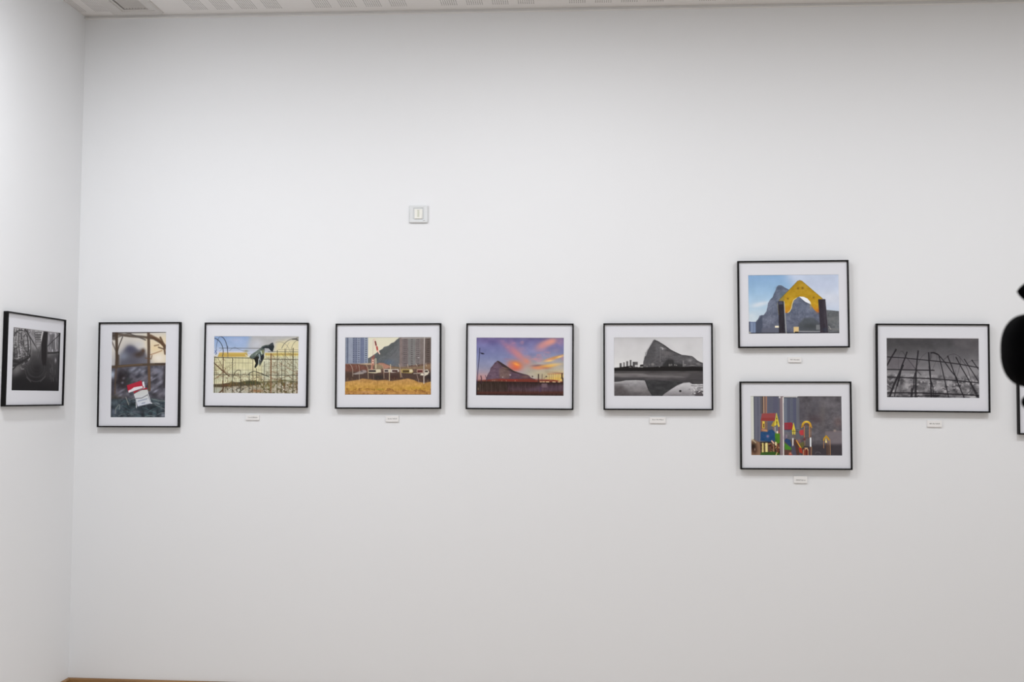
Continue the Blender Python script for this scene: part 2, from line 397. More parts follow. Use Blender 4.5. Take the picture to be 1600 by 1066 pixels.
    # pole
    c.rect(512, 24, 580, 1048, (134, 116, 122)); c.rect(512, 24, 524, 1048, (112, 98, 106), .8); c.rect(500, 20, 530, 60, (206, 206, 208)); c.rect(566, 40, 583, 1048, (226, 222, 216)); c.line([(540, 30), (542, 1040)], 8, (148, 120, 120), .6)
    # second house
    c.poly([(590, 485), (725, 478), (760, 600), (590, 600)], (158, 44, 54)); c.rect(590, 600, 840, 612, (70, 60, 66)); c.rect(590, 500, 660, 600, (140, 60, 76), .5, 4)
    c.poly([(752, 475), (790, 635), (720, 632)], (224, 200, 50)); c.poly([(722, 632), (788, 632), (780, 690), (765, 690), (755, 650), (745, 690), (730, 690)], (220, 200, 70)); c.line([(716, 630), (830, 632)], 9, (50, 44, 30)); c.line([(752, 600), (752, 690)], 7, (90, 76, 30))
    c.line([(740, 690), (738, 755)], 8, (120, 90, 60)); c.line([(770, 690), (778, 760)], 8, (130, 96, 60)); c.rect(615, 690, 640, 750, (150, 130, 150), .8); c.blob(595, 740, 30, 40, (120, 100, 130), .6)
    c.poly([(590, 800), (620, 755), (690, 780), (715, 880), (690, 900)], (38, 66, 112)); c.poly([(590, 830), (720, 930), (700, 960), (600, 950)], (72, 140, 36)); c.poly([(590, 950), (720, 955), (700, 1048), (590, 1048)], (96, 58, 50), .9, 6)
    c.rect(727, 750, 750, 900, (222, 214, 210)); c.poly([(750, 780), (780, 765), (830, 860), (850, 1048), (740, 1048)], (84, 52, 44), .95, 4); c.poly([(710, 900), (770, 860), (800, 1048), (710, 1048)], (76, 76, 96), .9, 8)
    c.line([(800, 790), (845, 870), (880, 925)], 20, (226, 160, 40)); c.blob(840, 800, 40, 34, (170, 96, 100), .6); c.poly([(850, 840), (925, 810), (930, 900), (890, 930)], (108, 104, 44), .8, 4)
    c.poly([(835, 910), (890, 920), (910, 1020), (850, 1000)], (176, 50, 32), 1, 4); c.blob(690, 1015, 24, 24, (232, 130, 100), .9); c.rect(660, 1030, 730, 1048, (196, 70, 50), .7)
    # tube tower
    c.arc(975, 535, 70, 70, 0, 180, 34, (216, 164, 28)); c.line([(905, 530), (890, 560)], 26, (180, 130, 40)); c.line([(1040, 505), (1060, 560)], 24, (206, 150, 40)); c.blob(975, 462, 40, 14, (246, 216, 80), .9); c.arc(970, 540, 40, 34, 10, 170, 12, (120, 70, 30))
    c.line([(936, 540), (936, 740)], 12, (196, 120, 62)); c.line([(1026, 530), (1024, 740)], 12, (206, 130, 62)); c.line([(1052, 540), (1050, 740)], 8, (150, 100, 60)); c.rect(950, 570, 1010, 730, (86, 84, 84), .8)
    c.poly([(845, 640), (870, 610), (925, 605), (925, 700), (870, 700)], (196, 54, 60), 1, 4); c.rect(930, 738, 1060, 752, (90, 66, 60)); c.blob(940, 770, 26, 22, (120, 30, 36), .8)
    c.line([(944, 790), (944, 880)], 7, (196, 150, 90)); c.rect(1032, 738, 1058, 900, (228, 232, 236)); c.rect(960, 760, 1030, 890, (96, 90, 90), .7)
    c.line([(1060, 900), (1056, 1048)], 9, (196, 140, 90)); c.line([(1036, 900), (1036, 1048)], 9, (150, 80, 60))
    c.poly([(915, 930), (1005, 920), (1010, 1048), (910, 1048)], (130, 40, 30), .85); c.rect(940, 915, 995, 932, (210, 170, 110)); c.line([(920, 950), (914, 1048)], 9, (216, 176, 130)); c.line([(1000, 940), (1000, 1048)], 9, (206, 160, 110)); c.arc(968, 960, 26, 30, 0, 180, 8, (226, 190, 140)); c.line([(942, 960), (942, 1040)], 7, (200, 110, 60)); c.line([(968, 940), (968, 1040)], 6, (90, 30, 20))
    # right tower
    c.poly([(1258, 790), (1270, 745), (1315, 695), (1360, 740), (1378, 780), (1350, 790), (1330, 745), (1300, 745), (1285, 790)], (196, 146, 26)); c.poly([(1312, 740), (1332, 830), (1296, 825)], (244, 220, 130))
    c.line([(1272, 790), (1270, 920)], 9, (190, 130, 80)); c.line([(1380, 770), (1384, 1040)], 9, (200, 140, 80)); c.line([(1322, 830), (1328, 1040)], 10, (112, 72, 40)); c.line([(1348, 800), (1352, 1040)], 7, (150, 100, 60))
    c.arc(1170, 1015, 44, 26, 0, 180, 8, (110, 104, 110), .8)
    return c.done()

def paint_cloth():
    c = Canvas([(28, 22), (1550, 25), (1535, 1050), (12, 1040)], *G, (200, 196, 160))
    F = c.full(); R = random.Random(5)
    c.vgrad(F, [(0, (128, 158, 206)), (200, (152, 176, 214)), (330, (190, 198, 216)), (420, (212, 208, 176)), (1050, (200, 196, 166))])
    c.poly([(680, 0), (1600, 0), (1600, 330), (1100, 330), (640, 260)], (178, 176, 174), .95, 60); c.blob(770, 180, 130, 120, (186, 190, 200), .8)
    c.poly([(1150, 120), (1600, 60), (1600, 360), (1100, 360)], (222, 210, 160), .9, 50); c.blob(420, 90, 160, 60, (162, 178, 214), .7)
    c.tex(F, 6, 10, 8, 2)
    c.poly([(100, 300), (620, 300), (620, 330), (100, 330)], (214, 206, 214), .8, 8)
    c.poly([(120, 318), (620, 318), (640, 395), (90, 395)], (206, 172, 74), .95, 4); c.poly([(120, 345), (620, 345), (640, 395), (90, 395)], (188, 150, 60), .5, 5)
    c.poly([(940, 320), (1560, 320), (1560, 400), (940, 380)], (214, 196, 110), .95, 6); c.line([(960, 345), (1560, 350)], 22, (182, 142, 60), .7)
    wl = [(20, 400), (1550, 380), (1540, 880), (15, 880)]
    c.poly(wl, (214, 208, 160)); c.poly([(900, 430), (1540, 400), (1540, 860), (900, 830)], (196, 200, 176), .8, 40); c.poly([(20, 640), (700, 640), (700, 860), (20, 860)], (206, 206, 172), .7, 20)
    c.tex(wl, 9, 20, 12, 14)
    ml = [(15, 880), (1540, 830), (1540, 1050), (15, 1050)]
    c.poly(ml, (168, 160, 136), 1, 6); c.blob(420, 990, 260, 50, (196, 196, 186), .8); c.blob(80, 1000, 100, 50, (176, 184, 168), .8); c.blob(200, 990, 60, 40, (130, 120, 90), .5)
    # foliage and twig mess
    for x0, x1, y0, y1, n in ((0, 340, 420, 900, 60), (340, 1000, 700, 900, 60), (1000, 1550, 420, 900, 150), (700, 1550, 860, 1050, 130), (200, 700, 900, 1050, 36)):
        for i in range(n):
            x = R.uniform(x0, x1); y = R.uniform(y0, y1); a = R.uniform(0, math.pi); L = R.uniform(30, 110)
            c.line([(x, y), (x+L*math.cos(a), y-L*math.sin(a)*.8), (x+L*1.5*math.cos(a+.4), y-L*1.2*math.sin(a+.4))], R.uniform(5, 9), R.choice([(96, 80, 56), (130, 112, 74), (152, 130, 96), (120, 84, 58), (222, 214, 180)]), .62)
    c.spots([(880, 860), (1540, 830), (1540, 1050), (700, 1050)], .55, (92, 84, 46), .85, 50, 26, 21); c.spots([(880, 860), (1540, 830), (1540, 1050), (880, 1050)], .63, (216, 210, 196), .8, 70, 40, 22); c.blob(780, 1005, 110, 24, (156, 96, 50), .7)
    c.spots([(230, 910), (720, 910), (720, 1045), (230, 1045)], .55, (84, 76, 58), .8, 56, 30, 23); c.blob(1000, 920, 120, 40, (110, 116, 60), .5)
    c.poly([(20, 890), (160, 885), (350, 850), (480, 850), (640, 820), (760, 820), (860, 850), (870, 895), (700, 910), (500, 915), (350, 925), (170, 940), (20, 935)], (76, 66, 44), .95, 8)
    c.blob(700, 855, 170, 30, (64, 76, 40), .8); c.blob(280, 900, 130, 26, (110, 66, 40), .7); c.blob(440, 880, 70, 24, (84, 74, 50), .8); c.line([(860, 850), (1100, 840), (1300, 820), (1540, 850)], 26, (90, 92, 60), .75)
    c.spots([(170, 820), (1540, 800), (1540, 930), (170, 940)], .6, (120, 100, 54), .7, 70, 20, 27)
    c.line([(200, 920), (180, 990), (120, 1040)], 24, (90, 62, 40), .85)
    c.line([(20, 500), (120, 590), (210, 670), (300, 740)], 22, (98, 66, 44), .9); c.line([(30, 800), (130, 720), (210, 650), (230, 600)], 14, (140, 104, 70), .8); c.line([(100, 430), (160, 540), (210, 660)], 9, (120, 90, 64), .8); c.line([(200, 640), (330, 720), (480, 740), (520, 820)], 12, (110, 90, 62), .8)
    c.line([(1540, 700), (1440, 640), (1300, 560), (1200, 500)], 10, (150, 112, 84), .8); c.line([(1060, 780), (1200, 800), (1330, 740), (1530, 690)], 12, (122, 96, 66), .7); c.line([(1320, 480), (1400, 540), (1540, 600)], 9, (104, 90, 70), .7); c.line([(1290, 880), (1310, 1040)], 14, (120, 60, 40), .8)
    # grid fence
    dk = (62, 58, 44)
    for x, w, y0, col in ((38, 13, 400, dk), (75, 6, 410, (120, 108, 80)), (190, 16, 400, (84, 58, 42)), (358, 13, 410, dk), (725, 12, 430, (90, 76, 56)), (790, 10, 600, (92, 82, 62)), (660, 11, 690, dk), (505, 11, 640, dk), (932, 11, 480, (84, 78, 62)), (1052, 24, 340, (128, 86, 54)), (1165, 13, 280, (84, 78, 58)), (1245, 11, 470, dk), (1305, 14, 250, (92, 84, 60)), (1450, 18, 240, (84, 76, 56)), (1520, 16, 640, (104, 72, 52))):
        c.line([(x, y0), (x-3, 1040)], w, col, .9)
    for x in (115, 150, 240, 275, 315, 400, 415, 470, 540, 600, 640, 830, 880, 965, 1010, 1100, 1130, 1190, 1210, 1275, 1340, 1380, 1410, 1490):
        c.line([(x, 400 if x < 700 else 330), (x-2, R.uniform(780, 1040))], 5.5, (120, 112, 84), .6)
    for y, x0, x1, w in ((236, 120, 850, 8), (262, 1180, 1560, 7), (300, 1000, 1560, 8), (404, 20, 700, 13), (430, 690, 1545, 11), (500, 230, 720, 7), (560, 880, 1540, 6), (600, 1000, 1540, 5), (628, 390, 900, 6), (713, 20, 1540, 12), (690, 500, 1300, 5), (770, 30, 330, 6), (800, 900, 1540, 5), (850, 900, 1540, 7)):
        c.line([(x0, y), (x1, y+(12 if w > 10 else 4))], w, dk if w > 7 else (110, 104, 84), .85 if w > 7 else .6)
    c.line([(230, 236), (430, 240)], 8, (70, 84, 120), .7); c.line([(300, 290), (340, 250), (400, 220), (470, 260), (560, 290)], 6, (80, 84, 100), .7); c.line([(120, 300), (180, 240), (200, 300)], 6, (84, 94, 120), .7)
    # coils
    c.arc(-20, 300, 210, 250, -20, 85, 12, (44, 52, 66)); c.arc(140, 330, 130, 300, 0, 85, 12, (52, 60, 78)); c.arc(140, 330, 80, 300, 85, 185, 7, (64, 74, 100)); c.line([(270, 200), (275, 420)], 7, (60, 66, 84)); c.line([(40, 280), (75, 330), (50, 350)], 8, (60, 84, 150))
    c.line([(30, 330), (75, 270)], 10, (58, 90, 170), .8)
    c.arc(1490, 330, 260, 265, 60, 160, 9, (74, 72, 76)); c.arc(1560, 330, 150, 240, 90, 190, 7, (110, 104, 90)); c.line([(1430, 75), (1500, 78), (1550, 100)], 16, (60, 62, 64)); c.line([(1500, 60), (1550, 42)], 9, (90, 84, 70)); c.arc(1200, 330, 190, 205, 10, 110, 6, (130, 126, 116), .9); c.arc(1400, 380, 80, 250, 100, 180, 5, (120, 116, 104), .8)
    c.arc(480, 780, 110, 150, 90, 170, 11, (80, 70, 52)); c.line([(480, 630), (505, 650)], 10, (80, 70, 52)); c.line([(640, 720), (670, 680), (740, 652), (800, 665), (900, 705), (1010, 750)], 13, (60, 58, 48)); c.line([(790, 690), (800, 760), (900, 800)], 8, (90, 80, 60), .8)
    # leaf-shaped pale net at left of the cloth
    c.blob(600, 290, 46, 22, (140, 136, 104), .9); c.line([(590, 360), (640, 390), (700, 400)], 14, (214, 218, 210), .8); c.line([(590, 345), (690, 330)], 8, (150, 150, 130), .7)
    # cloth
    c.poly([(660, 400), (700, 350), (790, 290), (860, 240), (890, 205), (960, 180), (1020, 180), (1060, 145), (1085, 135), (1100, 180), (1112, 215), (1095, 250), (1085, 300), (1050, 290), (1010, 245), (940, 240), (935, 310), (925, 360), (930, 410), (895, 480), (850, 570), (835, 510), (805, 560), (770, 600), (752, 580), (775, 510), (745, 430), (700, 420)], (78, 90, 84))
    c.poly([(890, 210), (960, 185), (1020, 182), (1060, 147), (1085, 137), (1110, 215), (1085, 298), (1050, 288), (1010, 242), (940, 236), (900, 250)], (36, 42, 46)); c.poly([(1010, 180), (1060, 147), (1085, 137), (1100, 180), (1040, 200)], (58, 62, 68), .9, 4)
    c.line([(880, 222), (960, 192), (1010, 196)], 12, (96, 112, 104), .8)
    c.poly([(745, 430), (800, 380), (830, 400), (825, 500), (770, 600), (752, 580), (775, 510)], (30, 28, 22)); c.poly([(865, 380), (925, 350), (930, 400), (880, 510), (862, 470)], (34, 36, 40))
    c.poly([(700, 350), (860, 250), (870, 300), (760, 370), (700, 400)], (110, 124, 114), .9, 5); c.poly([(870, 280), (935, 270), (930, 330), (880, 350)], (126, 130, 92), .95, 4)
    c.line([(870, 290), (885, 340)], 16, (196, 214, 196)); c.line([(835, 350), (850, 400), (845, 440)], 18, (156, 170, 178)); c.line([(855, 430), (852, 560)], 11, (70, 66, 56)); c.line([(829, 430), (829, 520)], 8, (220, 226, 220)); c.line([(800, 330), (760, 400)], 9, (206, 214, 206), .7)
    c.line([(800, 350), (740, 430)], 9, (30, 34, 34)); c.line([(760, 320), (720, 380)], 7, (50, 56, 54), .8); c.line([(850, 420), (870, 470)], 8, (210, 216, 220), .7)
    return c.done()

def paint_field():
    c = Canvas([(10, 25), (1578, 20), (1575, 1050), (10, 1050)], *G, (220, 216, 186))
    F = c.full(); R = random.Random(9)
    c.vgrad(F, [(0, (216, 212, 186)), (400, (226, 218, 190))])
    hill = [(430, 400), (470, 380), (560, 320), (640, 260), (690, 235), (720, 195), (800, 175), (850, 130), (905, 110), (940, 75), (1000, 30), (1100, 20), (1100, 600), (430, 600)]
    c.poly(hill, (92, 96, 98)); c.tex(hill, 12, 26, 22, 3); c.poly([(700, 600), (800, 400), (950, 200), (1010, 120), (1010, 600)], (108, 108, 112), .7, 25); c.blob(800, 470, 120, 50, (82, 100, 122), .8); c.poly([(560, 340), (700, 240), (900, 130), (900, 220), (620, 420)], (80, 84, 84), .6, 12)
    for i in range(22):
        x = R.uniform(600, 980); y = R.uniform(200, 450); c.line([(x, y), (x-40, y+60)], 10, R.choice([(74, 78, 82), (122, 122, 126)]), .35)
    # left tower
    c.rect(0, 20, 428, 500, (120, 130, 154)); 
    for x0, x1, col in ((0, 45, (122, 132, 150)), (48, 68, (86, 94, 118)), (70, 150, (142, 150, 168)), (150, 228, (110, 118, 142)), (232, 285, (134, 142, 164)), (290, 305, (94, 104, 132)), (305, 358, (104, 114, 144)), (360, 428, (140, 150, 170))):
        c.rect(x0, 20, x1, 490, col, .95)
    for y in range(40, 480, 38):
        c.rect(152, y, 176, y+12, (64, 72, 96), .8); c.rect(206, y, 226, y+12, (66, 74, 100), .8); c.rect(246, y, 274, y+16, (74, 80, 98), .9); c.rect(380, y, 408, y+16, (62, 70, 92), .95); c.rect(232, y+20, 280, y+24, (160, 166, 182), .7)
    c.tex([(0, 20), (428, 20), (428, 500), (0, 500)], 6, 40, 30, 6)
    # right blocks
    c.rect(1005, 20, 1580, 560, (124, 116, 114)); c.rect(1005, 20, 1050, 560, (130, 114, 110)); c.rect(1160, 40, 1290, 540, (122, 122, 120), .8); c.rect(1050, 50, 1160, 540, (112, 100, 100), .7); c.rect(1470, 20, 1580, 480, (98, 84, 78)); c.rect(1380, 40, 1440, 540, (120, 108, 104))
    for y in range(60, 540, 38):
        for x0, x1 in ((1080, 1102), (1112, 1134), (1210, 1245), (1310, 1332), (1340, 1362)): c.rect(x0, y, x1, y+18, (84, 74, 76), .75)
        c.rect(1505, y, 1545, y+16, (66, 56, 54), .8)
    c.tex([(1005, 20), (1580, 20), (1580, 560), (1005, 560)], 8, 40, 30, 7); c.line([(1040, 42), (1440, 36), (1575, 30)], 12, (168, 158, 152)); c.rect(980, 15, 1580, 28, (90, 84, 84)); c.blob(1350, 388, 18, 7, (210, 206, 206), .9)
    # earth bank
    c.poly([(0, 500), (260, 500), (330, 505), (600, 490), (700, 480), (860, 540), (1000, 560), (1580, 480), (1580, 860), (0, 860)], (110, 84, 72), 1, 6)
    c.poly([(10, 505), (260, 510), (420, 560), (420, 650), (10, 640)], (116, 70, 58), .9, 8); c.poly([(250, 500), (330, 492), (480, 485), (540, 520), (420, 520)], (186, 160, 128), .9, 4)
    c.poly([(560, 520), (640, 482), (720, 490), (840, 545), (860, 570), (720, 590)], (176, 122, 100), .95, 5); c.poly([(540, 530), (620, 500), (700, 540), (700, 590), (560, 600)], (142, 128, 98), .9, 6); c.poly([(860, 560), (1000, 560), (1300, 560), (1580, 500), (1580, 590), (860, 590)], (140, 118, 86), .8, 10)
    c.tex([(0, 500), (1580, 500), (1580, 830), (0, 830)], 13, 50, 24, 8, (1.1, .9, .8)); c.blob(1530, 560, 60, 60, (140, 100, 70), .6)
    c.poly([(0, 640), (1580, 640), (1580, 830), (0, 800)], (72, 54, 48), .8, 22); c.blob(620, 740, 120, 50, (48, 44, 40), .8); c.blob(900, 740, 110, 50, (70, 40, 34), .7); c.blob(80, 720, 90, 60, (78, 56, 44), .7); c.blob(1540, 740, 70, 60, (40, 34, 36), .8)
    # vehicles
    c.poly([(160, 680), (260, 640), (330, 610), (390, 612), (410, 650), (320, 680), (200, 690)], (150, 140, 138), .9, 5); c.poly([(290, 640), (320, 615), (340, 640)], (84, 76, 76)); c.line([(160, 680), (340, 672)], 10, (170, 160, 150))
    c.poly([(440, 600), (660, 596), (672, 650), (570, 670), (440, 660)], (192, 180, 150)); c.poly([(445, 612), (570, 612), (575, 645), (445, 645)], (44, 40, 44)); c.rect(580, 600, 655, 650, (208, 198, 166))
    c.poly([(715, 595), (845, 592), (845, 650), (715, 650)], (192, 180, 168)); c.rect(730, 610, 800, 640, (54, 40, 42)); c.poly([(845, 596), (985, 594), (1000, 640), (860, 660), (845, 650)], (196, 184, 172)); c.rect(870, 610, 970, 645, (76, 46, 44)); c.rect(800, 605, 840, 640, (206, 196, 170), .8)
    c.poly([(1030, 595), (1230, 592), (1260, 640), (1220, 670), (1040, 660)], (176, 152, 84)); c.rect(1060, 612, 1180, 655, (84, 66, 38)); c.rect(1185, 600, 1240, 650, (216, 204, 170), .9)
    c.poly([(1320, 598), (1430, 594), (1440, 660), (1320, 655)], (178, 140, 120)); c.rect(1330, 614, 1425, 650, (92, 36, 36)); c.poly([(1460, 610), (1520, 600), (1545, 650), (1520, 690), (1460, 720)], (208, 198, 178)); c.rect(1465, 620, 1520, 650, (60, 50, 50)); c.poly([(1375, 700), (1420, 660), (1445, 690), (1430, 710)], (216, 208, 186))
    c.line([(1260, 672), (1420, 668)], 12, (190, 176, 160), .9); c.line([(620, 660), (1000, 662)], 10, (110, 76, 66), .8)
    # grass
    g = [(0, 830), (60, 815), (250, 790), (330, 765), (450, 780), (600, 800), (740, 790), (860, 810), (1000, 790), (1160, 765), (1260, 790), (1350, 830), (1470, 845), (1580, 820), (1580, 1055), (0, 1055)]
    c.poly(g, (196, 144, 66), 1, 10); c.vgrad(g, [(770, (188, 138, 78)), (880, (200, 148, 64)), (960, (196, 146, 54)), (1000, (180, 122, 56)), (1050, (190, 136, 70))], .8, 8)
    c.tex(g, 17, 30, 30, 15, (1.1, 1, .7)); c.tex(g, 12, 90, 14, 16, (1.1, 1, .7)); c.spots([(0, 930), (1580, 930), (1580, 1050), (0, 1050)], .6, (142, 88, 44), .7, 40, 40, 19); c.blob(640, 955, 90, 12, (150, 140, 40), .7); c.blob(1300, 930, 200, 26, (196, 152, 40), .6); c.blob(400, 1000, 160, 16, (214, 160, 110), .5)
    c.line([(10, 1046), (1575, 1046)], 8, (90, 70, 50), .8)
    for i in range(120):
        x = R.uniform(10, 1570); y = R.uniform(775, 900); c.line([(x, y), (x+R.uniform(-6, 6), y-R.uniform(15, 50))], 6, R.choice([(206, 160, 90), (170, 122, 62), (150, 104, 60)]), .4)
    # posts
    for pts, w, col in (([(100, 505), (130, 540), (150, 600), (152, 720)], 9, (176, 160, 140)), ([(215, 520), (212, 590)], 6, (150, 130, 118)), ([(258, 520), (272, 570), (270, 800)], 9, (168, 150, 128)), ([(395, 512), (425, 570), (435, 760)], 10, (186, 160, 130)), ([(690, 515), (715, 600), (722, 760)], 9, (180, 150, 120)), ([(838, 510), (842, 580), (820, 640), (818, 800)], 14, (206, 186, 146)), ([(990, 500), (1010, 550), (1025, 640), (1050, 740)], 8, (190, 170, 150)), ([(1150, 505), (1160, 560)], 9, (196, 176, 150)), ([(1305, 500), (1325, 540)], 9, (200, 184, 164)), ([(1320, 690), (1360, 840)], 9, (168, 140, 126)), ([(1480, 500), (1492, 540)], 10, (200, 180, 160)), ([(1010, 600), (1025, 740)], 12, (190, 150, 104)), ([(530, 690), (535, 790)], 8, (130, 104, 90))):
        c.line(pts, w, col, .9)
    c.line([(1456, 24), (1448, 500), (1446, 850)], 15, (184, 172, 166)); c.line([(1450, 580), (1446, 850)], 8, (220, 208, 190), .7)
    c.line([(522, 60), (518, 340)], 10, (196, 170, 160), .8); c.line([(572, 405), (574, 580)], 13, (222, 208, 170)); c.line([(545, 410), (540, 520)], 9, (216, 196, 170))
    c.poly([(470, 410), (530, 340), (555, 350), (545, 410)], (142, 84, 74), .9, 4); c.rect(492, 410, 540, 520, (186, 110, 92), .8); c.rect(500, 430, 528, 450, (226, 206, 190)); c.rect(500, 470, 528, 490, (226, 206, 190)); c.line([(505, 410), (490, 600)], 13, (208, 146, 124)); c.line([(520, 520), (500, 600)], 10, (196, 124, 100)); c.line([(480, 590), (520, 590)], 8, (220, 130, 110))
    c.line([(545, 60), (560, 170), (600, 270)], 26, (226, 176, 160), .6); c.line([(560, 100), (575, 165)], 26, (110, 34, 34), .9); c.line([(590, 195), (600, 260)], 28, (176, 42, 36), .95); c.line([(600, 260), (640, 320)], 20, (236, 170, 150)); c.line([(625, 270), (640, 325)], 9, (240, 230, 220))
    return c.done()

def paint_sunset():
    c = Canvas([(12, 12), (1588, 15), (1585, 1045), (15, 1045)], *G, (110, 110, 160))
    F = c.full(); R = random.Random(2)
    c.vgrad(F, [(0, (98, 88, 140)), (150, (108, 108, 164)), (350, (118, 126, 172)), (520, (134, 138, 170)), (700, (170, 150, 160))])
    c.poly([(900, 400), (1600, 400), (1600, 800), (800, 800)], (176, 168, 150), .85, 100); c.blob(1500, 700, 260, 100, (230, 190, 90), .85); c.blob(1150, 650, 200, 70, (190, 176, 140), .7)
    c.blob(850, 300, 400, 200, (134, 132, 176), .5); c.blob(1300, 330, 250, 80, (140, 150, 184), .5); c.blob(250, 60, 260, 70, (102, 84, 140), .6)
    c.tex(F, 7, 10, 8, 4, (1, .95, 1))
    for x, y, rx, ry, col, a, r in ((560, 150, 120, 40, (150, 110, 150), .8, 30), (680, 120, 90, 40, (146, 112, 158), .7, 50), (640, 240, 110, 50, (158, 112, 146), .8, 35), (730, 290, 140, 46, (190, 118, 134), .9, 50), (820, 220, 80, 40, (160, 124, 156), .6, 0), (800, 330, 110, 40, (196, 126, 130), .8, 45), (920, 430, 80, 50, (206, 132, 116), .9, 30), (950, 360, 60, 26, (170, 130, 150), .6, 10), (1070, 396, 60, 12, (196, 136, 140), .8, 0),
                                (1290, 110, 140, 46, (216, 142, 130), .95, -20), (1200, 170, 100, 50, (200, 134, 138), .9, -25), (1370, 80, 80, 40, (222, 144, 128), .9, -15), (1190, 230, 90, 30, (164, 130, 160), .6, 0), (1540, 80, 60, 70, (166, 128, 160), .6, 0), (1450, 240, 80, 40, (156, 136, 160), .4, 0),
                                (720, 480, 110, 50, (226, 124, 60), .9, 5), (730, 540, 110, 50, (238, 104, 56), .95, 0), (740, 490, 50, 16, (254, 160, 60), .95, 20), (700, 570, 80, 24, (200, 96, 80), .7, 10), (640, 500, 50, 60, (190, 110, 110), .5, 0), (560, 395, 50, 10, (150, 110, 140), .5, 0),
                                (1380, 390, 130, 20, (214, 150, 110), .9, -14), (1460, 360, 130, 18, (206, 140, 70), .9, -16), (1330, 425, 70, 14, (246, 196, 110), .9, -8), (1530, 350, 70, 14, (246, 202, 120), .9, -18), (1330, 400, 50, 12, (222, 150, 110), .7, -10),
                                (1110, 540, 100, 30, (206, 124, 96), .95, 0), (1120, 510, 90, 12, (110, 88, 110), .8, -4), (1250, 530, 120, 26, (216, 140, 70), .9, -4), (1360, 510, 110, 22, (240, 180, 70), .8, -8), (1150, 560, 90, 14, (226, 140, 100), .8, 0), (1270, 555, 80, 12, (176, 116, 100), .7, 0), (1430, 490, 120, 16, (230, 190, 120), .6, -4), (100, 740, 160, 60, (186, 130, 130), .8, 0)):
        c.blob(x, y, rx*1.18, ry*1.35, col, min(1, a*1.1), r)
    c.spots([(400, 60), (1600, 30), (1600, 480), (500, 420)], .6, (196, 132, 146), .45, 10, 12, 77, 6, 3); c.blob(1500, 640, 180, 12, (150, 106, 96), .8, 4); c.line([(1300, 660), (1560, 655)], 12, (190, 90, 50), .6); c.blob(1480, 750, 200, 34, (236, 184, 60), .7)
    # rock
    rock = [(180, 810), (200, 730), (230, 665), (262, 620), (275, 560), (310, 520), (350, 465), (385, 438), (408, 428), (440, 440), (500, 480), (560, 520), (640, 575), (700, 610), (770, 645), (860, 660), (930, 672), (970, 690), (1005, 730), (1080, 750), (1080, 830), (180, 830)]
    c.poly(rock, (92, 68, 84)); c.poly([(240, 660), (330, 520), (400, 460), (450, 560), (430, 760), (230, 780)], (104, 80, 100), .7, 20); c.poly([(440, 560), (560, 560), (640, 640), (620, 740), (440, 740)], (118, 92, 84), .8, 20)
    c.tex(rock, 14, 36, 40, 8, (1, .9, .9)); c.poly([(385, 438), (408, 428), (560, 520), (700, 610), (860, 660), (960, 690), (700, 640), (600, 590), (480, 520), (420, 460)], (58, 44, 42), .9, 4)
    c.blob(900, 710, 90, 26, (122, 90, 72), .7); c.blob(560, 575, 70, 16, (60, 46, 44), .6, 8); c.blob(540, 560, 60, 12, (150, 116, 84), .6, 10); c.blob(680, 690, 60, 30, (84, 60, 76), .6); c.blob(630, 680, 16, 12, (206, 186, 200), .9); c.blob(495, 720, 12, 10, (206, 190, 190), .8); c.line([(440, 570), (450, 700), (500, 640), (520, 720)], 8, (140, 112, 104), .4)
    # low strip
    c.poly([(180, 770), (400, 750), (640, 755), (1000, 745), (1100, 765), (1400, 770), (1585, 790), (1585, 830), (10, 830), (10, 790)], (126, 50, 36), .95, 6); c.line([(440, 762), (760, 770)], 20, (156, 46, 34), .8); c.blob(350, 780, 70, 20, (140, 90, 80), .6); c.blob(80, 780, 90, 20, (140, 84, 76), .7)
    for x in (310, 345, 480, 560, 720): c.blob(x, 785, 9, 12, (196, 140, 120), .7)
    g = [(10, 800), (1585, 808), (1590, 1050), (10, 1050)]
    c.poly(g, (58, 38, 36), 1, 4); c.vgrad(g, [(800, (44, 28, 24)), (860, (62, 44, 46)), (930, (84, 60, 70)), (1000, (78, 44, 38)), (1045, (52, 32, 28))], .8, 4)
    c.poly([(10, 800), (560, 800), (600, 960), (10, 980)], (56, 42, 32), .8, 30); c.poly([(1180, 850), (1585, 850), (1585, 960), (900, 970)], (92, 68, 84), .7, 30); c.tex(g, 11, 70, 12, 12, (1.1, .9, 1)); c.line([(10, 1000), (1585, 985)], 30, (96, 46, 34), .5)
    for x in range(80, 1580, 26): c.line([(x, 830), (x, 985)], 5, (34, 24, 24) if x % 3 else (104, 78, 84), .35)
    for x, w in ((1180, 12), (1230, 18), (1300, 26), (1415, 24), (1505, 16)): c.line([(x-w, 800), (x+w, 800)], 12, (246, 206, 150), .95)
    c.poly([(1195, 830), (1290, 830), (1290, 900), (1200, 900)], (120, 96, 104), .8, 6); c.line([(1180, 900), (1170, 970)], 30, (76, 54, 84), .6)
    c.line([(90, 850), (90, 980)], 8, (104, 90, 84), .7); c.blob(55, 930, 12, 26, (156, 120, 96), .7); c.line([(28, 830), (28, 1040)], 20, (36, 30, 36), .8)
    # lamp
    c.line([(76, 200), (70, 330), (46, 600), (30, 830)], 12, (50, 48, 84)); c.line([(80, 278), (130, 294)], 8, (60, 56, 90)); c.blob(126, 300, 36, 14, (34, 32, 52), 1, 8, 2)
    c.line([(100, 700), (112, 740), (104, 830)], 16, (64, 36, 52)); c.line([(180, 690), (200, 740), (205, 790)], 12, (84, 66, 84), .8); c.line([(240, 680), (225, 760)], 8, (100, 76, 96), .6)
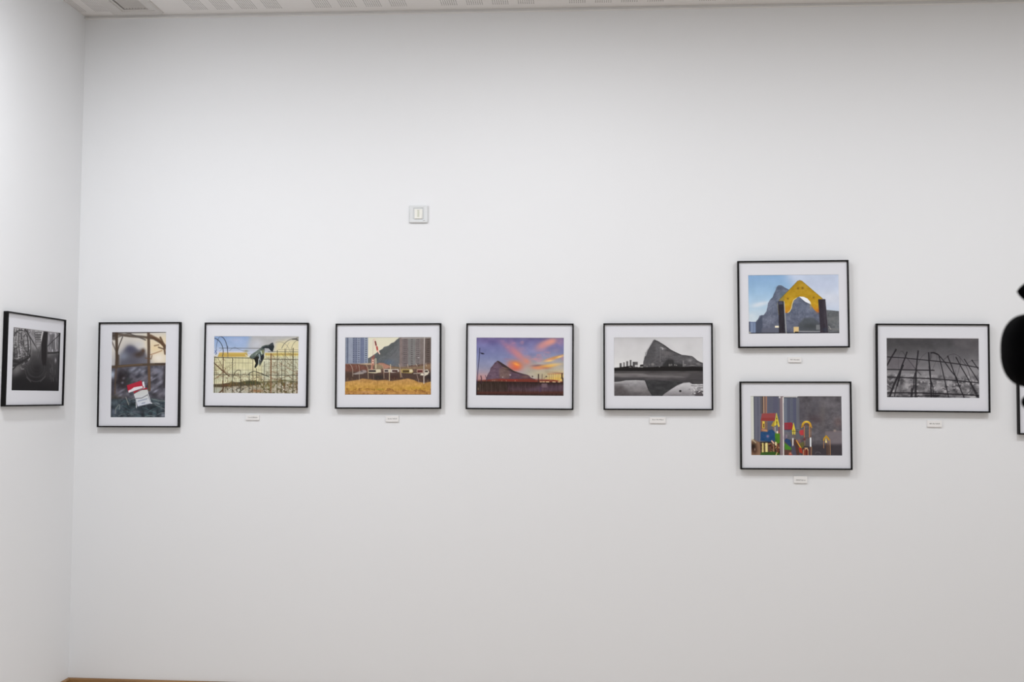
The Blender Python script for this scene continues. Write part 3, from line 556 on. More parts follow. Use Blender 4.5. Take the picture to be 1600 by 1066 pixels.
    # masts on the right
    c.rect(1128, 660, 1150, 800, (70, 50, 46)); c.line([(1203, 665), (1200, 780)], 10, (90, 70, 62)); c.blob(1030, 704, 13, 13, (40, 24, 34), 1, 0, 2); c.blob(1278, 706, 15, 11, (36, 28, 34), 1, 0, 2); c.line([(1262, 715), (1230, 745)], 7, (100, 84, 76), .8); c.line([(1032, 710), (1020, 760)], 5, (80, 50, 50), .8)
    for x in (1330, 1370, 1400, 1440, 1475, 1500): c.line([(x, 650+(x % 40)), (x+3, 780)], 6, (130, 100, 70), .7)
    c.line([(1560, 650), (1556, 700), (1572, 760), (1578, 830)], 22, (52, 30, 28)); c.line([(1540, 730), (1588, 740)], 14, (60, 46, 50)); c.blob(1530, 780, 30, 16, (240, 200, 120), .8); c.line([(1080, 752), (1400, 765), (1480, 775)], 10, (150, 40, 30), .8)
    return c.done()

def paint_mirror():
    c = Canvas([(12, 15), (1588, 15), (1590, 1035), (12, 1035)], *G, (204, 204, 206))
    F = c.full(); R = random.Random(4)
    c.vgrad(F, [(0, (188, 187, 189)), (120, (200, 199, 201)), (520, (214, 214, 214))]); c.poly([(700, 0), (1600, 0), (1600, 400), (1200, 300)], (206, 206, 208), .7, 60); c.tex(F, 4, 6, 5, 1)
    rock = [(525, 560), (535, 440), (560, 350), (590, 325), (612, 240), (650, 175), (690, 110), (715, 60), (745, 58), (800, 85), (850, 115), (910, 145), (960, 180), (1020, 225), (1100, 270), (1200, 315), (1300, 325), (1400, 340), (1440, 370), (1490, 415), (1540, 440), (1590, 460), (1590, 560)]
    c.poly(rock, (86, 84, 87)); c.tex(rock, 14, 30, 36, 3); c.tex(rock, 8, 80, 60, 9)
    c.poly([(560, 350), (612, 240), (690, 110), (730, 60), (740, 300), (700, 460), (550, 470)], (78, 77, 80), .6, 20); c.poly([(750, 90), (830, 130), (820, 320), (760, 380)], (98, 98, 102), .6, 16)
    c.line([(735, 60), (800, 88), (900, 150), (1000, 225), (1100, 275), (1200, 320)], 18, (56, 54, 56), .8); c.line([(834, 180), (836, 440)], 10, (124, 122, 124), .8); c.blob(880, 208, 46, 18, (160, 158, 160), .8, 10); c.line([(840, 185), (872, 190)], 10, (190, 188, 190), .8); c.rect(866, 190, 886, 230, (176, 174, 176), .8)
    c.blob(950, 300, 90, 46, (112, 108, 110), .7); c.line([(835, 245), (1000, 250)], 6, (120, 118, 120), .4); c.blob(960, 240, 50, 14, (46, 44, 46), .6, 12)
    c.poly([(880, 480), (960, 400), (1060, 390), (1100, 470), (1240, 480), (1240, 560), (860, 560)], (44, 43, 44), .85, 18); c.blob(1360, 415, 34, 26, (156, 154, 156), .8); c.blob(1330, 400, 80, 26, (124, 122, 124), .6); c.blob(1120, 370, 90, 40, (96, 95, 98), .6)
    for i in range(40):
        x = R.uniform(560, 1300); y = R.uniform(200, 450)
        if y > 100+abs(x-740)*.45: c.line([(x, y), (x+R.uniform(-14, 14), y+R.uniform(30, 90))], 7, R.choice([(60, 59, 62), (112, 110, 112)]), .3)
    # towers
    for x0, x1, y0 in ((112, 152, 464), (176, 206, 450), (230, 268, 430), (292, 324, 410), (345, 438, 440)):
        c.rect(x0, y0, x1, 545, (78, 76, 78)); 
        for y in range(y0+8, 520, 12): c.rect(x0+(x1-x0)*.45, y, x1, y+5, (150, 148, 148), .6)
    c.rect(174, 455, 190, 545, (160, 158, 158), .7); c.rect(230, 430, 242, 520, (140, 138, 138), .5); c.rect(385, 495, 440, 530, (206, 204, 204), .8); c.poly([(470, 540), (478, 490), (530, 485), (530, 540)], (48, 46, 46)); c.rect(480, 525, 530, 545, (196, 194, 192))
    # tree line
    c.poly([(10, 545), (110, 538), (230, 520), (340, 505), (350, 540), (440, 535), (560, 535), (700, 530), (850, 520), (1240, 530), (1400, 520), (1590, 530), (1590, 600), (10, 600)], (30, 27, 27), 1, 4); c.poly([(10, 575), (900, 590), (1590, 560), (1590, 605), (10, 605)], (24, 22, 22), .8, 4)
    for x, y, a, b in ((600, 520, 10, 14), (700, 480, 30, 24), (820, 525, 14, 10), (1000, 495, 22, 22), (1035, 490, 12, 20), (1090, 492, 14, 16), (1120, 498, 14, 14), (560, 500, 8, 14), (640, 490, 8, 14), (1270, 490, 24, 16), (1500, 465, 40, 10), (1520, 490, 40, 10), (1400, 500, 50, 10), (300, 530, 30, 8)):
        c.blob(x, y, a, b, (136, 134, 132), .8, 0, 2)
    c.rect(1232, 420, 1254, 520, (124, 122, 124), .9); c.rect(960, 465, 972, 520, (36, 35, 36))
    # sand / water
    g = [(10, 600), (1590, 600), (1590, 1040), (10, 1040)]
    c.poly(g, (78, 74, 76), 1, 3); c.vgrad(g, [(600, (66, 63, 64)), (650, (88, 84, 85)), (700, (92, 88, 90)), (760, (70, 67, 70)), (1035, (66, 64, 66))], .9)
    c.poly([(10, 640), (540, 640), (620, 670), (1200, 690), (1300, 710), (900, 720), (400, 700), (10, 700)], (116, 112, 113), .85, 10); c.tex(g, 8, 8, 44, 12); c.line([(10, 655), (330, 650), (520, 655)], 12, (132, 128, 128), .7)
    c.poly([(10, 720), (560, 730), (600, 780), (10, 780)], (62, 60, 63), .8, 12); c.poly([(1380, 640), (1590, 630), (1590, 800), (1250, 790)], (64, 61, 63), .6, 20)
    # pool left
    pl = [(15, 800), (120, 792), (220, 770), (400, 765), (555, 772), (580, 800), (600, 880), (640, 960), (690, 1040), (15, 1040)]
    c.poly(pl, (128, 126, 129), 1, 3); c.vgrad(pl, [(770, (170, 168, 170)), (830, (146, 144, 147)), (930, (116, 112, 114)), (1035, (86, 82, 84))], .9, 3); c.poly([(15, 830), (150, 850), (330, 1040), (15, 1040)], (80, 74, 76), .75, 40); c.tex(pl, 7, 20, 20, 7); c.blob(430, 930, 90, 40, (140, 136, 138), .6); c.line([(30, 835), (270, 825), (275, 860)], 6, (90, 86, 88), .7)
    c.line([(20, 796), (120, 790), (220, 769), (400, 764), (552, 770)], 7, (206, 205, 207), .8)
    rf = [(560, 770), (700, 760), (1250, 790), (1130, 850), (1040, 905), (960, 960), (880, 1015), (860, 1040), (690, 1040), (640, 955), (600, 870)]
    c.poly(rf, (56, 56, 58), 1, 3); c.tex(rf, 6, 20, 20, 8); c.line([(590, 790), (620, 930), (680, 1000)], 8, (40, 38, 40), .6)
    pr = [(870, 1040), (900, 1005), (1040, 910), (1130, 855), (1240, 810), (1350, 800), (1400, 830), (1590, 830), (1590, 1040)]
    c.poly(pr, (164, 162, 166), 1, 3); c.vgrad(pr, [(800, (204, 203, 206)), (900, (176, 174, 178)), (1035, (120, 116, 120))], .85, 3); c.tex(pr, 7, 20, 20, 9)
    for y, x0 in ((850, 1380), (880, 1480), (900, 1400), (925, 1490), (950, 1440), (975, 1430), (1000, 1400)):
        c.line([(x0, y), (x0+80, y+R.uniform(-14, 14)), (1590, y+R.uniform(-10, 10))], 9, (70, 66, 70), .8)
    c.poly([(1400, 760), (1590, 780), (1590, 826), (1420, 822)], (72, 69, 71), .9, 6); c.poly([(1480, 950), (1590, 940), (1590, 1035), (1440, 1035)], (74, 68, 72), .9, 10); c.blob(1570, 920, 24, 12, (220, 218, 222), .8)
    c.spots([(1380, 830), (1590, 830), (1590, 1000), (1380, 1000)], .62, (216, 215, 218), .8, 50, 60, 5); c.blob(1185, 948, 22, 20, (30, 28, 30), 1, 0, 2); c.blob(1350, 915, 10, 8, (80, 76, 80), .8)
    return c.done()

def paint_grid():
    c = Canvas([(12, 15), (1580, 20), (1588, 1030), (15, 1020)], *G, (90, 88, 92))
    F = c.full(); R = random.Random(8)
    c.vgrad(F, [(0, (74, 72, 76)), (130, (76, 75, 78)), (300, (98, 96, 100)), (520, (122, 120, 124)), (700, (132, 130, 134)), (1030, (110, 108, 112))])
    c.poly([(0, 0), (650, 0), (900, 160), (300, 300), (0, 200)], (70, 68, 70), .6, 70); c.poly([(1100, 0), (1600, 0), (1600, 260), (1200, 200)], (98, 94, 98), .6, 70); c.poly([(20, 340), (500, 380), (520, 560), (20, 540)], (92, 86, 92), .6, 30); c.blob(1450, 560, 180, 120, (146, 144, 148), .6); c.tex(F, 5, 12, 10, 3)
    m = [(15, 600), (110, 600), (240, 640), (560, 570), (720, 640), (1000, 640), (1200, 680), (1590, 640), (1590, 1030), (15, 1030)]
    c.poly([(15, 640), (240, 680), (1590, 700), (1590, 1030), (15, 1030)], (108, 106, 110), .8, 40); c.tex(m, 30, 18, 16, 17, soft=20); c.tex(m, 20, 44, 30, 18, soft=10)
    c.spots([(15, 700), (1590, 730), (1590, 1030), (15, 1030)], .6, (196, 192, 196), .6, 26, 16, 19, 9, 3); c.spots([(15, 680), (1590, 700), (1590, 1030), (15, 1030)], .6, (58, 56, 60), .7, 24, 18, 20, 9, 3)
    for x, y, rx, ry, g_, a in ((350, 820, 50, 110, 168, .85), (70, 620, 60, 26, 150, .7), (640, 640, 120, 60, 140, .6), (900, 840, 70, 70, 170, .7), (1340, 860, 60, 60, 96, .8), (1400, 900, 36, 60, 176, .7), (1100, 780, 80, 30, 160, .7), (580, 860, 60, 60, 92, .8), (240, 880, 40, 90, 84, .7), (690, 900, 50, 60, 150, .6), (1240, 790, 60, 14, 196, .8), (1480, 1010, 90, 20, 206, .7), (760, 1010, 200, 20, 60, .7), (440, 860, 30, 60, 80, .7)):
        c.blob(x, y, rx, ry, (g_, g_-2, g_+1), a)
    k = (36, 33, 38)
    def L(p, w, a=.95, col=k): c.line(p, w, col, a, 1.0)
    lt = (74, 71, 77)
    L([(250, 240), (215, 330), (210, 480), (225, 640)], 8, .6, lt); L([(255, 238), (290, 245), (340, 330), (420, 430), (520, 560), (600, 640)], 13, .75, (62, 59, 64)); L([(540, 470), (570, 400), (620, 320), (690, 268), (760, 255)], 11, .7, lt); L([(760, 260), (740, 400), (780, 330)], 12, .5, lt)
    L([(790, 560), (830, 460), (870, 370), (870, 300)], 9, .6, lt); L([(770, 280), (760, 380)], 22, .5, (60, 58, 62)); L([(880, 400), (930, 560), (920, 690)], 8, .5, lt); L([(990, 380), (1080, 300), (1160, 282), (1230, 310), (1290, 380), (1350, 460), (1400, 560), (1450, 740)], 11, .75, (66, 63, 68)); L([(1160, 300), (1150, 400)], 10, .5, lt); L([(1260, 330), (1270, 440), (1240, 560), (1210, 660)], 10, .65, (64, 62, 66)); L([(1340, 470), (1450, 400), (1580, 385)], 8, .7, lt); L([(1590, 600), (1540, 680), (1500, 760)], 9, .6, lt); L([(1540, 780), (1460, 830), (1430, 870)], 10, .6, (60, 66, 72)); L([(1190, 560), (1180, 900)], 18, .4, lt); L([(1380, 960), (1440, 900)], 12, .6)
    L([(780, 262), (830, 262), (890, 295), (950, 360), (1010, 430), (1100, 560), (1200, 680), (1225, 750)], 17); L([(770, 265), (810, 262), (880, 290)], 26, .8)
    L([(175, 215), (90, 350), (20, 480)], 24); L([(360, 255), (320, 370), (270, 490), (230, 690), (190, 830)], 22); L([(290, 480), (235, 600), (140, 800), (60, 1015)], 34, .9); L([(240, 620), (190, 800), (140, 1010)], 16, .8); L([(552, 240), (535, 370), (515, 560), (510, 1015)], 22); L([(520, 560), (475, 680), (470, 850), (420, 1010)], 18, .85); L([(440, 880), (440, 1010)], 34, .8); L([(500, 620), (500, 1010)], 30, .6)
    L([(730, 265), (735, 400), (750, 560), (765, 800), (770, 1020)], 24); L([(760, 700), (800, 860), (810, 1010)], 14); L([(740, 500), (755, 660)], 32, .5); L([(900, 300), (940, 460), (1000, 720), (1070, 1025)], 17); L([(1055, 330), (1110, 460), (1190, 680), (1260, 860), (1330, 1025)], 18); L([(1200, 350), (1290, 520), (1420, 740), (1560, 1020)], 17); L([(1335, 370), (1430, 520), (1585, 760)], 15); L([(1468, 392), (1590, 560)], 15); L([(1440, 760), (1580, 1010)], 20, .7)
    L([(15, 335), (300, 352), (560, 378), (900, 410), (1250, 455), (1585, 515)], 17); L([(15, 548), (820, 562)], 19); L([(15, 675), (300, 685), (700, 700), (1000, 718), (1585, 772)], 19); L([(15, 945), (600, 945), (1000, 958), (1300, 972), (1585, 985)], 20); L([(15, 1010), (420, 1012), (700, 990), (890, 995)], 14, .8); L([(20, 820), (100, 880)], 10, .6); L([(1540, 1000), (1585, 990)], 30, .8); L([(780, 990), (900, 990), (830, 1020)], 24, .8)
    L([(170, 205), (150, 250)], 26, .5); L([(550, 230), (545, 270)], 26, .4); L([(1055, 320), (1060, 335)], 26, .6); L([(1466, 388), (1470, 395)], 24, .7); L([(1195, 340), (1205, 360)], 24, .5)
    return c.done()

def paint_pack():
    c = Canvas([(30, 12), (690, 12), (682, 1055), (18, 1055)], *GP, (210, 205, 196))
    F = c.full(); R = random.Random(6)
    c.vgrad(F, [(0, (206, 200, 190)), (200, (214, 208, 198)), (400, (190, 188, 188))]); c.poly([(420, 60), (700, 60), (700, 400), (520, 400)], (228, 208, 170), .8, 40); c.blob(600, 330, 90, 60, (234, 226, 212), .9); c.blob(560, 210, 80, 50, (236, 206, 150), .6)
    c.poly([(15, 430), (690, 410), (690, 1060), (15, 1060)], (84, 82, 92), 1, 16); c.tex([(15, 430), (690, 410), (690, 1060), (15, 1060)], 26, 9, 14, 4, (1, .98, 1.08)); 
    c.poly([(120, 440), (140, 320), (180, 230), (230, 180), (310, 190), (350, 230), (430, 220), (440, 280), (470, 330), (470, 430)], (98, 98, 112), .95, 26); c.poly([(210, 230), (300, 190), (340, 250), (320, 330), (240, 320)], (72, 72, 92), .7, 24); c.poly([(310, 300), (400, 235), (435, 240), (420, 290), (350, 340)], (70, 58, 54), .8, 12)
    for x, y, rx, ry, col, a in ((240, 260, 100, 110, (94, 94, 110), .5), (260, 330, 150, 80, (96, 96, 108), .9), (170, 310, 60, 60, (130, 138, 156), .8), (260, 220, 60, 50, (74, 74, 96), .8), (360, 290, 70, 40, (72, 58, 52), .9), (410, 235, 24, 24, (92, 66, 48), .8), (300, 380, 160, 50, (84, 82, 94), .8), (420, 370, 70, 60, (110, 108, 118), .7), (350, 170, 60, 40, (190, 190, 196), .6), (300, 480, 70, 40, (140, 146, 164), .7), (400, 500, 40, 60, (112, 116, 132), .6), (340, 540, 60, 26, (54, 54, 66), .8), (140, 560, 70, 120, (40, 34, 36), .95), (170, 660, 60, 100, (50, 42, 44), .9), (600, 500, 60, 60, (136, 140, 160), .6), (560, 600, 50, 30, (44, 42, 50), .7), (620, 660, 60, 20, (116, 116, 130), .7), (600, 730, 70, 50, (88, 86, 98), .7), (560, 780, 60, 30, (50, 48, 54), .7), (40, 530, 26, 50, (170, 184, 204), .95), (45, 690, 20, 80, (70, 66, 74), .7), (150, 740, 40, 40, (120, 114, 134), .6), (240, 620, 40, 40, (40, 60, 50), .5), (80, 820, 90, 50, (66, 60, 50), .8), (250, 730, 40, 30, (60, 80, 84), .6)):
        c.blob(x, y, rx, ry, col, a)
    for i in range(46):
        x = R.uniform(120, 680); y = R.uniform(450, 800); c.blob(x, y, R.uniform(16, 50), R.uniform(9, 20), R.choice([(150, 152, 170), (52, 50, 58), (124, 120, 132)]), .6, -30)
    b1, b2 = (92, 70, 54), (66, 52, 44)
    c.line([(30, 60), (110, 40), (240, 60), (400, 72), (540, 90), (640, 150), (690, 210)], 30, (88, 74, 62), .9, 3); c.line([(30, 22), (400, 20), (690, 14)], 12, (60, 56, 60), .9, 2); c.line([(200, 18), (320, 60), (440, 110)], 14, (84, 78, 74), .9, 2); c.line([(500, 60), (600, 110), (680, 190)], 36, (92, 62, 40), .8, 4); c.line([(620, 80), (660, 160), (680, 280)], 22, (96, 70, 50), .9, 3); c.line([(600, 170), (550, 180)], 14, (124, 90, 60), .8, 3); c.line([(600, 200), (660, 220)], 16, (90, 66, 50), .8, 3); c.line([(500, 290), (560, 270), (640, 240)], 12, (160, 110, 70), .7, 3)
    c.line([(160, 70), (120, 170), (100, 240)], 14, (84, 74, 68), .9, 2); c.line([(80, 80), (200, 40), (260, 30)], 16, (96, 86, 80), .8, 3); c.rect(20, 14, 90, 110, (70, 60, 56), .8, 10); c.line([(30, 130), (60, 200), (80, 240)], 18, (90, 80, 78), .7, 3)
    c.line([(85, 20), (88, 200), (90, 330), (85, 440)], 34, (74, 58, 46), .95, 3); c.line([(85, 430), (75, 600), (70, 760)], 20, (96, 76, 60), .7, 3); c.line([(110, 300), (110, 420)], 26, (70, 56, 46), .7, 4)
    c.line([(475, 24), (480, 200), (480, 400), (488, 560), (490, 720)], 34, (92, 72, 58), .95, 3); c.line([(486, 430), (492, 700)], 20, (116, 84, 60), .6, 3); c.line([(440, 330), (510, 340), (520, 300)], 12, (110, 80, 56), .7, 3)
    c.line([(20, 440), (200, 425), (400, 412), (520, 408), (690, 405)], 30, (84, 68, 54), .95, 3); c.line([(110, 432), (300, 412), (400, 408)], 10, (128, 104, 72), .6, 3); c.line([(560, 400), (680, 402)], 12, (60, 46, 40), .8, 2); c.rect(660, 420, 690, 700, (46, 40, 42), .6, 10)
    # netting below
    n = [(18, 830), (150, 830), (300, 830), (520, 820), (690, 850), (690, 1060), (18, 1060)]
    c.poly(n, (58, 68, 76), .9, 14); c.tex(n, 20, 14, 14, 22, (.9, 1.05, 1.1)); 
    for i in range(60):
        x = R.uniform(20, 680); y = R.uniform(840, 1050); a = R.uniform(-.6, .6); Ln = R.uniform(50, 150)
        c.line([(x, y), (x+Ln*math.cos(a)*.5, y+Ln*math.sin(a)*.5-10), (x+Ln*math.cos(a), y+Ln*math.sin(a))], R.uniform(4, 9), R.choice([(40, 62, 70), (84, 112, 116), (140, 152, 150), (34, 40, 48), (60, 84, 92)]), .65, 1)
    c.blob(300, 900, 60, 20, (20, 34, 34), .7); c.blob(60, 990, 40, 40, (110, 120, 144), .6); c.blob(660, 1030, 30, 24, (160, 164, 180), .7); c.blob(540, 930, 60, 20, (26, 34, 40), .6); c.blob(330, 990, 80, 22, (96, 100, 112), .6); c.line([(205, 810), (240, 900)], 10, (150, 148, 138), .8, 2); c.line([(120, 900), (80, 950), (75, 1010)], 8, (150, 154, 140), .7, 2); c.line([(520, 830), (600, 850), (690, 856)], 9, (120, 136, 130), .8, 2); c.line([(560, 900), (690, 960)], 6, (150, 158, 150), .6, 1); c.line([(130, 900), (125, 960)], 8, (160, 160, 160), .6)
    # pack
    c.poly([(405, 625), (425, 615), (440, 700), (415, 700)], (218, 218, 226)); c.poly([(300, 748), (400, 705), (460, 698), (480, 750), (380, 800), (305, 790)], (196, 196, 196))
    c.poly([(295, 740), (460, 690), (470, 715), (400, 715), (305, 765)], (176, 30, 44), .95)
    body = [(300, 768), (380, 720), (462, 712), (520, 885), (352, 925)]
    c.poly(body, (204, 206, 204)); c.vgrad(body, [(710, (196, 196, 192)), (820, (204, 208, 212)), (920, (196, 204, 222))], .8)
    c.line([(318, 826), (400, 818), (465, 782)], 9, (96, 98, 110), .9, 1); c.line([(352, 925), (520, 885)], 8, (70, 76, 88), .9, 1); c.line([(322, 830), (346, 920)], 8, (120, 130, 144), .7, 1); c.line([(468, 770), (510, 880)], 7, (110, 116, 130), .7, 1); c.poly([(326, 840), (340, 925), (336, 950), (330, 930)], (206, 206, 210)); c.line([(505, 880), (524, 882)], 12, (220, 220, 226), .9, 1)
    for i, x in enumerate(range(352, 462, 15)): c.line([(x, 862-(x-352)*.26), (x+9, 850-(x-352)*.26)], 9, (118, 130, 160), .75, 1)
    for x in (400, 415, 430): c.line([(x, 888-(x-400)*.2), (x+8, 878-(x-400)*.2)], 9, (110, 122, 152), .75, 1)
    c.line([(300, 768), (350, 740), (400, 718), (462, 712)], 8, (80, 60, 70), .8, 1)
    c.poly([(215, 665), (395, 605), (410, 668), (430, 690), (240, 752)], (186, 36, 58)); c.poly([(228, 728), (270, 715), (300, 690), (405, 672), (412, 695), (238, 756)], (222, 214, 220)); c.line([(216, 670), (234, 750)], 7, (120, 20, 36), .7, 1); c.poly([(222, 690), (390, 640), (400, 665), (300, 690), (232, 735)], (192, 30, 52), .6, 3)
    return c.done()

def paint_coils():
    c = Canvas([(55, 22), (805, 118), (770, 1042), (20, 1025)], *G, (60, 58, 60))
    F = c.full(); R = random.Random(12)
    c.vgrad(F, [(0, (150, 148, 150)), (300, (140, 138, 140)), (480, (90, 88, 90)), (620, (58, 56, 58)), (1040, (30, 28, 30))]); c.tex(F, 14, 14, 14, 2)
    c.poly([(430, 120), (620, 130), (600, 640), (520, 640), (430, 400)], (60, 58, 60), .7, 20)
    c.poly([(240, 60), (520, 90), (500, 300), (430, 360), (330, 200)], (150, 148, 150), .9, 10); c.poly([(600, 110), (800, 130), (790, 420), (600, 420)], (142, 140, 146), .9, 14)
    c.poly([(40, 560), (300, 540), (420, 520), (600, 560), (790, 440), (770, 1042), (20, 1025)], (52, 50, 52), .9, 30); c.poly([(20, 830), (250, 800), (770, 900), (770, 1042), (20, 1030)], (24, 22, 24), .9, 50)
    c.blob(110, 700, 90, 50, (124, 122, 122), .85, -25); c.blob(270, 590, 80, 30, (100, 98, 100), .7, -30); c.blob(700, 560, 80, 80, (76, 74, 78), .6)
    def L(p, w, g_, a=.85): c.line(p, w, (g_, g_-2, g_), a, 1)
    c.spots([(45, 40), (330, 70), (330, 520), (40, 560)], .5, (196, 194, 198), .7, 16, 8, 31, 6, 3); c.spots([(600, 110), (800, 130), (790, 420), (600, 420)], .5, (200, 198, 206), .7, 40, 8, 32, 8, 2); c.spots([(250, 60), (530, 90), (500, 300), (430, 360)], .5, (200, 198, 204), .6, 30, 14, 33, 8, 2)
    for x in (70, 110, 150, 190, 235, 285): L([(x, 60), (x-12+R.uniform(-10, 10), 260), (x+6, 420), (x+R.uniform(-8, 20), 560)], R.uniform(8, 15), 50, .8)
    for y in (100, 160, 230, 300, 345, 400, 450): L([(45, y), (180, y+12), (310, y+6)], 5, 70, .6)
    c.arc(170, 330, 130, 260, 0, 360, 12, (56, 54, 56), .8); c.arc(240, 330, 90, 250, -90, 90, 14, (50, 48, 50), .8); c.arc(120, 330, 90, 230, 0, 360, 9, (62, 60, 62), .7); c.arc(270, 310, 60, 190, 0, 360, 9, (60, 58, 60), .7)
    for i in range(70):
        x = R.uniform(45, 330); y = R.uniform(60, 700); a = R.uniform(0, 3.14); L([(x, y), (x+40*math.cos(a), y+40*math.sin(a)), (x+60*math.cos(a+.6), y+60*math.sin(a+.6))], 6, R.choice([46, 60, 186]), .6)
    L([(45, 560), (150, 590), (260, 540), (320, 480)], 20, 40); L([(40, 640), (120, 620), (220, 560)], 16, 40); L([(40, 700), (100, 640)], 12, 34)
    for i in range(10): L([(270+i*16, 70+i*3), (330+i*14, 200), (390+i*6, 320)], 6, 84, .6)
    L([(250, 60), (320, 180), (430, 370)], 12, 56)
    for k in range(6): c.arc(455, 130+k*38, 66-k*5, 26, 0, 360, 8, (74, 72, 74), .8)
    c.blob(450, 300, 50, 40, (176, 174, 176), .6); c.poly([(515, 90), (530, 100), (520, 160), (500, 260), (490, 200)], (206, 204, 206), .9, 2)
    c.poly([(540, 96), (605, 104), (590, 300), (585, 480), (570, 640), (520, 640), (500, 520), (500, 300)], (34, 30, 32), 1, 5); L([(475, 380), (440, 520)], 9, 130, .8); L([(460, 360), (430, 470)], 6, 110, .6)
    c.poly([(350, 400), (480, 400), (500, 640), (340, 640)], (62, 60, 62), .6, 16)
    for i in range(16):
        x = 625+i*11; L([(x, 120+R.uniform(0, 30)), (x+R.uniform(-4, 4), 280), (x, R.uniform(330, 440))], R.uniform(5, 9), R.choice([44, 56, 206, 66]), .75)
    L([(600, 330), (700, 230), (800, 140)], 9, 50); L([(600, 440), (700, 436), (790, 424)], 16, 44); c.poly([(785, 120), (805, 120), (772, 1040), (750, 1040)], (22, 20, 22), .8, 4); c.poly([(770, 118), (806, 122), (800, 170)], (20, 18, 22))
    for i in range(24):
        x = R.uniform(620, 770); y = R.uniform(470, 850); L([(x, y), (x+R.uniform(-12, 12), y+R.uniform(30, 110))], 6, R.choice([34, 104, 120]), .5)
    c.blob(725, 555, 16, 22, (180, 178, 184), .8)
    c.arc(410, 690, 170, 200, 185, 345, 9, (88, 86, 88), .5); c.arc(410, 660, 140, 160, 170, 370, 7, (84, 82, 84), .5); c.arc(420, 640, 100, 120, 180, 360, 6, (78, 76, 78), .5); c.arc(430, 620, 80, 90, 0, 360, 7, (72, 70, 72), .5); c.arc(415, 760, 130, 60, 180, 360, 6, (70, 68, 70), .5); L([(265, 820), (330, 890)], 12, 108, .6); L([(480, 890), (560, 810)], 8, 100, .6)
    c.blob(430, 720, 90, 60, (26, 24, 26), .6); c.blob(140, 930, 160, 80, (26, 24, 26), .7); c.line([(20, 1025), (770, 1040)], 10, (16, 14, 18), .9)
    return c.done()

def paint_plain():
    c = Canvas([(0, 0), (640, 0), (640, 980), (0, 980)], *GP, (120, 120, 124))
    c.vgrad(c.full(), [(0, (176, 176, 180)), (500, (120, 118, 120)), (980, (52, 50, 52))]); c.tex(c.full(), 16, 10, 14, 3)
    return c.done()


# ------------------------------------------------------------------ framed photographs
K_PRINT = 1.0
def print_material():
    m = bpy.data.materials.new('photographic_print'); m.use_nodes = True
    nt = m.node_tree; b = nt.nodes['Principled BSDF']
    at = nt.nodes.new('ShaderNodeAttribute'); at.attribute_name = 'ink'
    nt.links.new(at.outputs['Color'], b.inputs['Base Color'])
    b.inputs['Roughness'].default_value = 0.55; b.inputs['Specular IOR Level'].default_value = 0.15
    return m
M_print = print_material()

def lin(c):
    c = c/255.0
    return np.where(c <= 0.04045, c/12.92, ((c+0.055)/1.055)**2.4)

def print_mesh(img, w, h, y, parent):
    # the sheet: a fine grid whose vertex inks carry the picture, with a thin back
    gh, gw, _ = img.shape
    xs = np.linspace(-w/2, w/2, gw+1); zs = np.linspace(h/2, -h/2, gh+1)
    X, Z = np.meshgrid(xs, zs)
    co = np.stack([X, np.full_like(X, y), Z], -1).reshape(-1, 3)
    idx = np.arange((gw+1)*(gh+1)).reshape(gh+1, gw+1)
    q = np.stack([idx[:-1, :-1], idx[1:, :-1], idx[1:, 1:], idx[:-1, 1:]], -1).reshape(-1, 4)
    me = bpy.data.meshes.new('print')
    me.vertices.add(len(co)); me.vertices.foreach_set('co', co.ravel())
    nf = len(q); me.loops.add(nf*4); me.loops.foreach_set('vertex_index', q.ravel().astype(np.int32))
    me.polygons.add(nf); me.polygons.foreach_set('loop_start', np.arange(0, nf*4, 4, dtype=np.int32))
    me.polygons.foreach_set('loop_total', np.full(nf, 4, dtype=np.int32))
    me.update(calc_edges=True)
    p = np.pad(img, ((0, 1), (0, 1), (0, 0)), mode='edge')
    v = lin(p)*0.735/lin(np.array(218.0))*K_PRINT
    at = me.color_attributes.new('ink', 'FLOAT_COLOR', 'POINT')
    rgba = np.concatenate([v, np.ones(v.shape[:2]+(1,))], -1).astype(np.float32)
    at.data.foreach_set('color', rgba.ravel())
    me.materials.append(M_print)
    o = bpy.data.objects.new('print', me); C.objects.link(o); o.parent = parent
    return o

def frame_mesh(w, h, bw, d):
    # mitred moulding around the opening, rounded outer edge; front at y=-d, wall at y=0
    prof = [(0, 0), (0, -d+0.0012), (0.0004, -d+0.0003), (0.0014, -d), (bw-0.001, -d), (bw, -d+0.001), (bw, -0.0125), (0.004, -0.0125), (0.004, 0)]
    bm = bmesh.new(); rings = []
    for i, y in prof:
        rings.append([bm.verts.new((sx*(w/2-i), y, sz*(h/2-i))) for sx, sz in ((-1, 1), (1, 1), (1, -1), (-1, -1))])
    n = len(rings)
    for a in range(n):
        A, B = rings[a], rings[(a+1) % n]
        for k in range(4): bm.faces.new((A[k], A[(k+1) % 4], B[(k+1) % 4], B[k]))
    return bm

def mat_mesh(w, h, ow, oh, dz=0.0, dx=0.0):
    # board with a bevelled window
    bm = bmesh.new()
    def ring(a, b, y, cx=0, cz=0): return [bm.verts.new((cx+sx*a/2, y, cz+sz*b/2)) for sx, sz in ((-1, 1), (1, 1), (1, -1), (-1, -1))]
    R = [ring(w, h, -0.0120), ring(ow+0.002, oh+0.002, -0.0120, dx, dz), ring(ow, oh, -0.0105, dx, dz), ring(w, h, -0.0100)]
    for A, B in zip(R, R[1:]+R[:1]):
        for k in range(4): bm.faces.new((A[k], A[(k+1) % 4], B[(k+1) % 4], B[k]))
    return bm

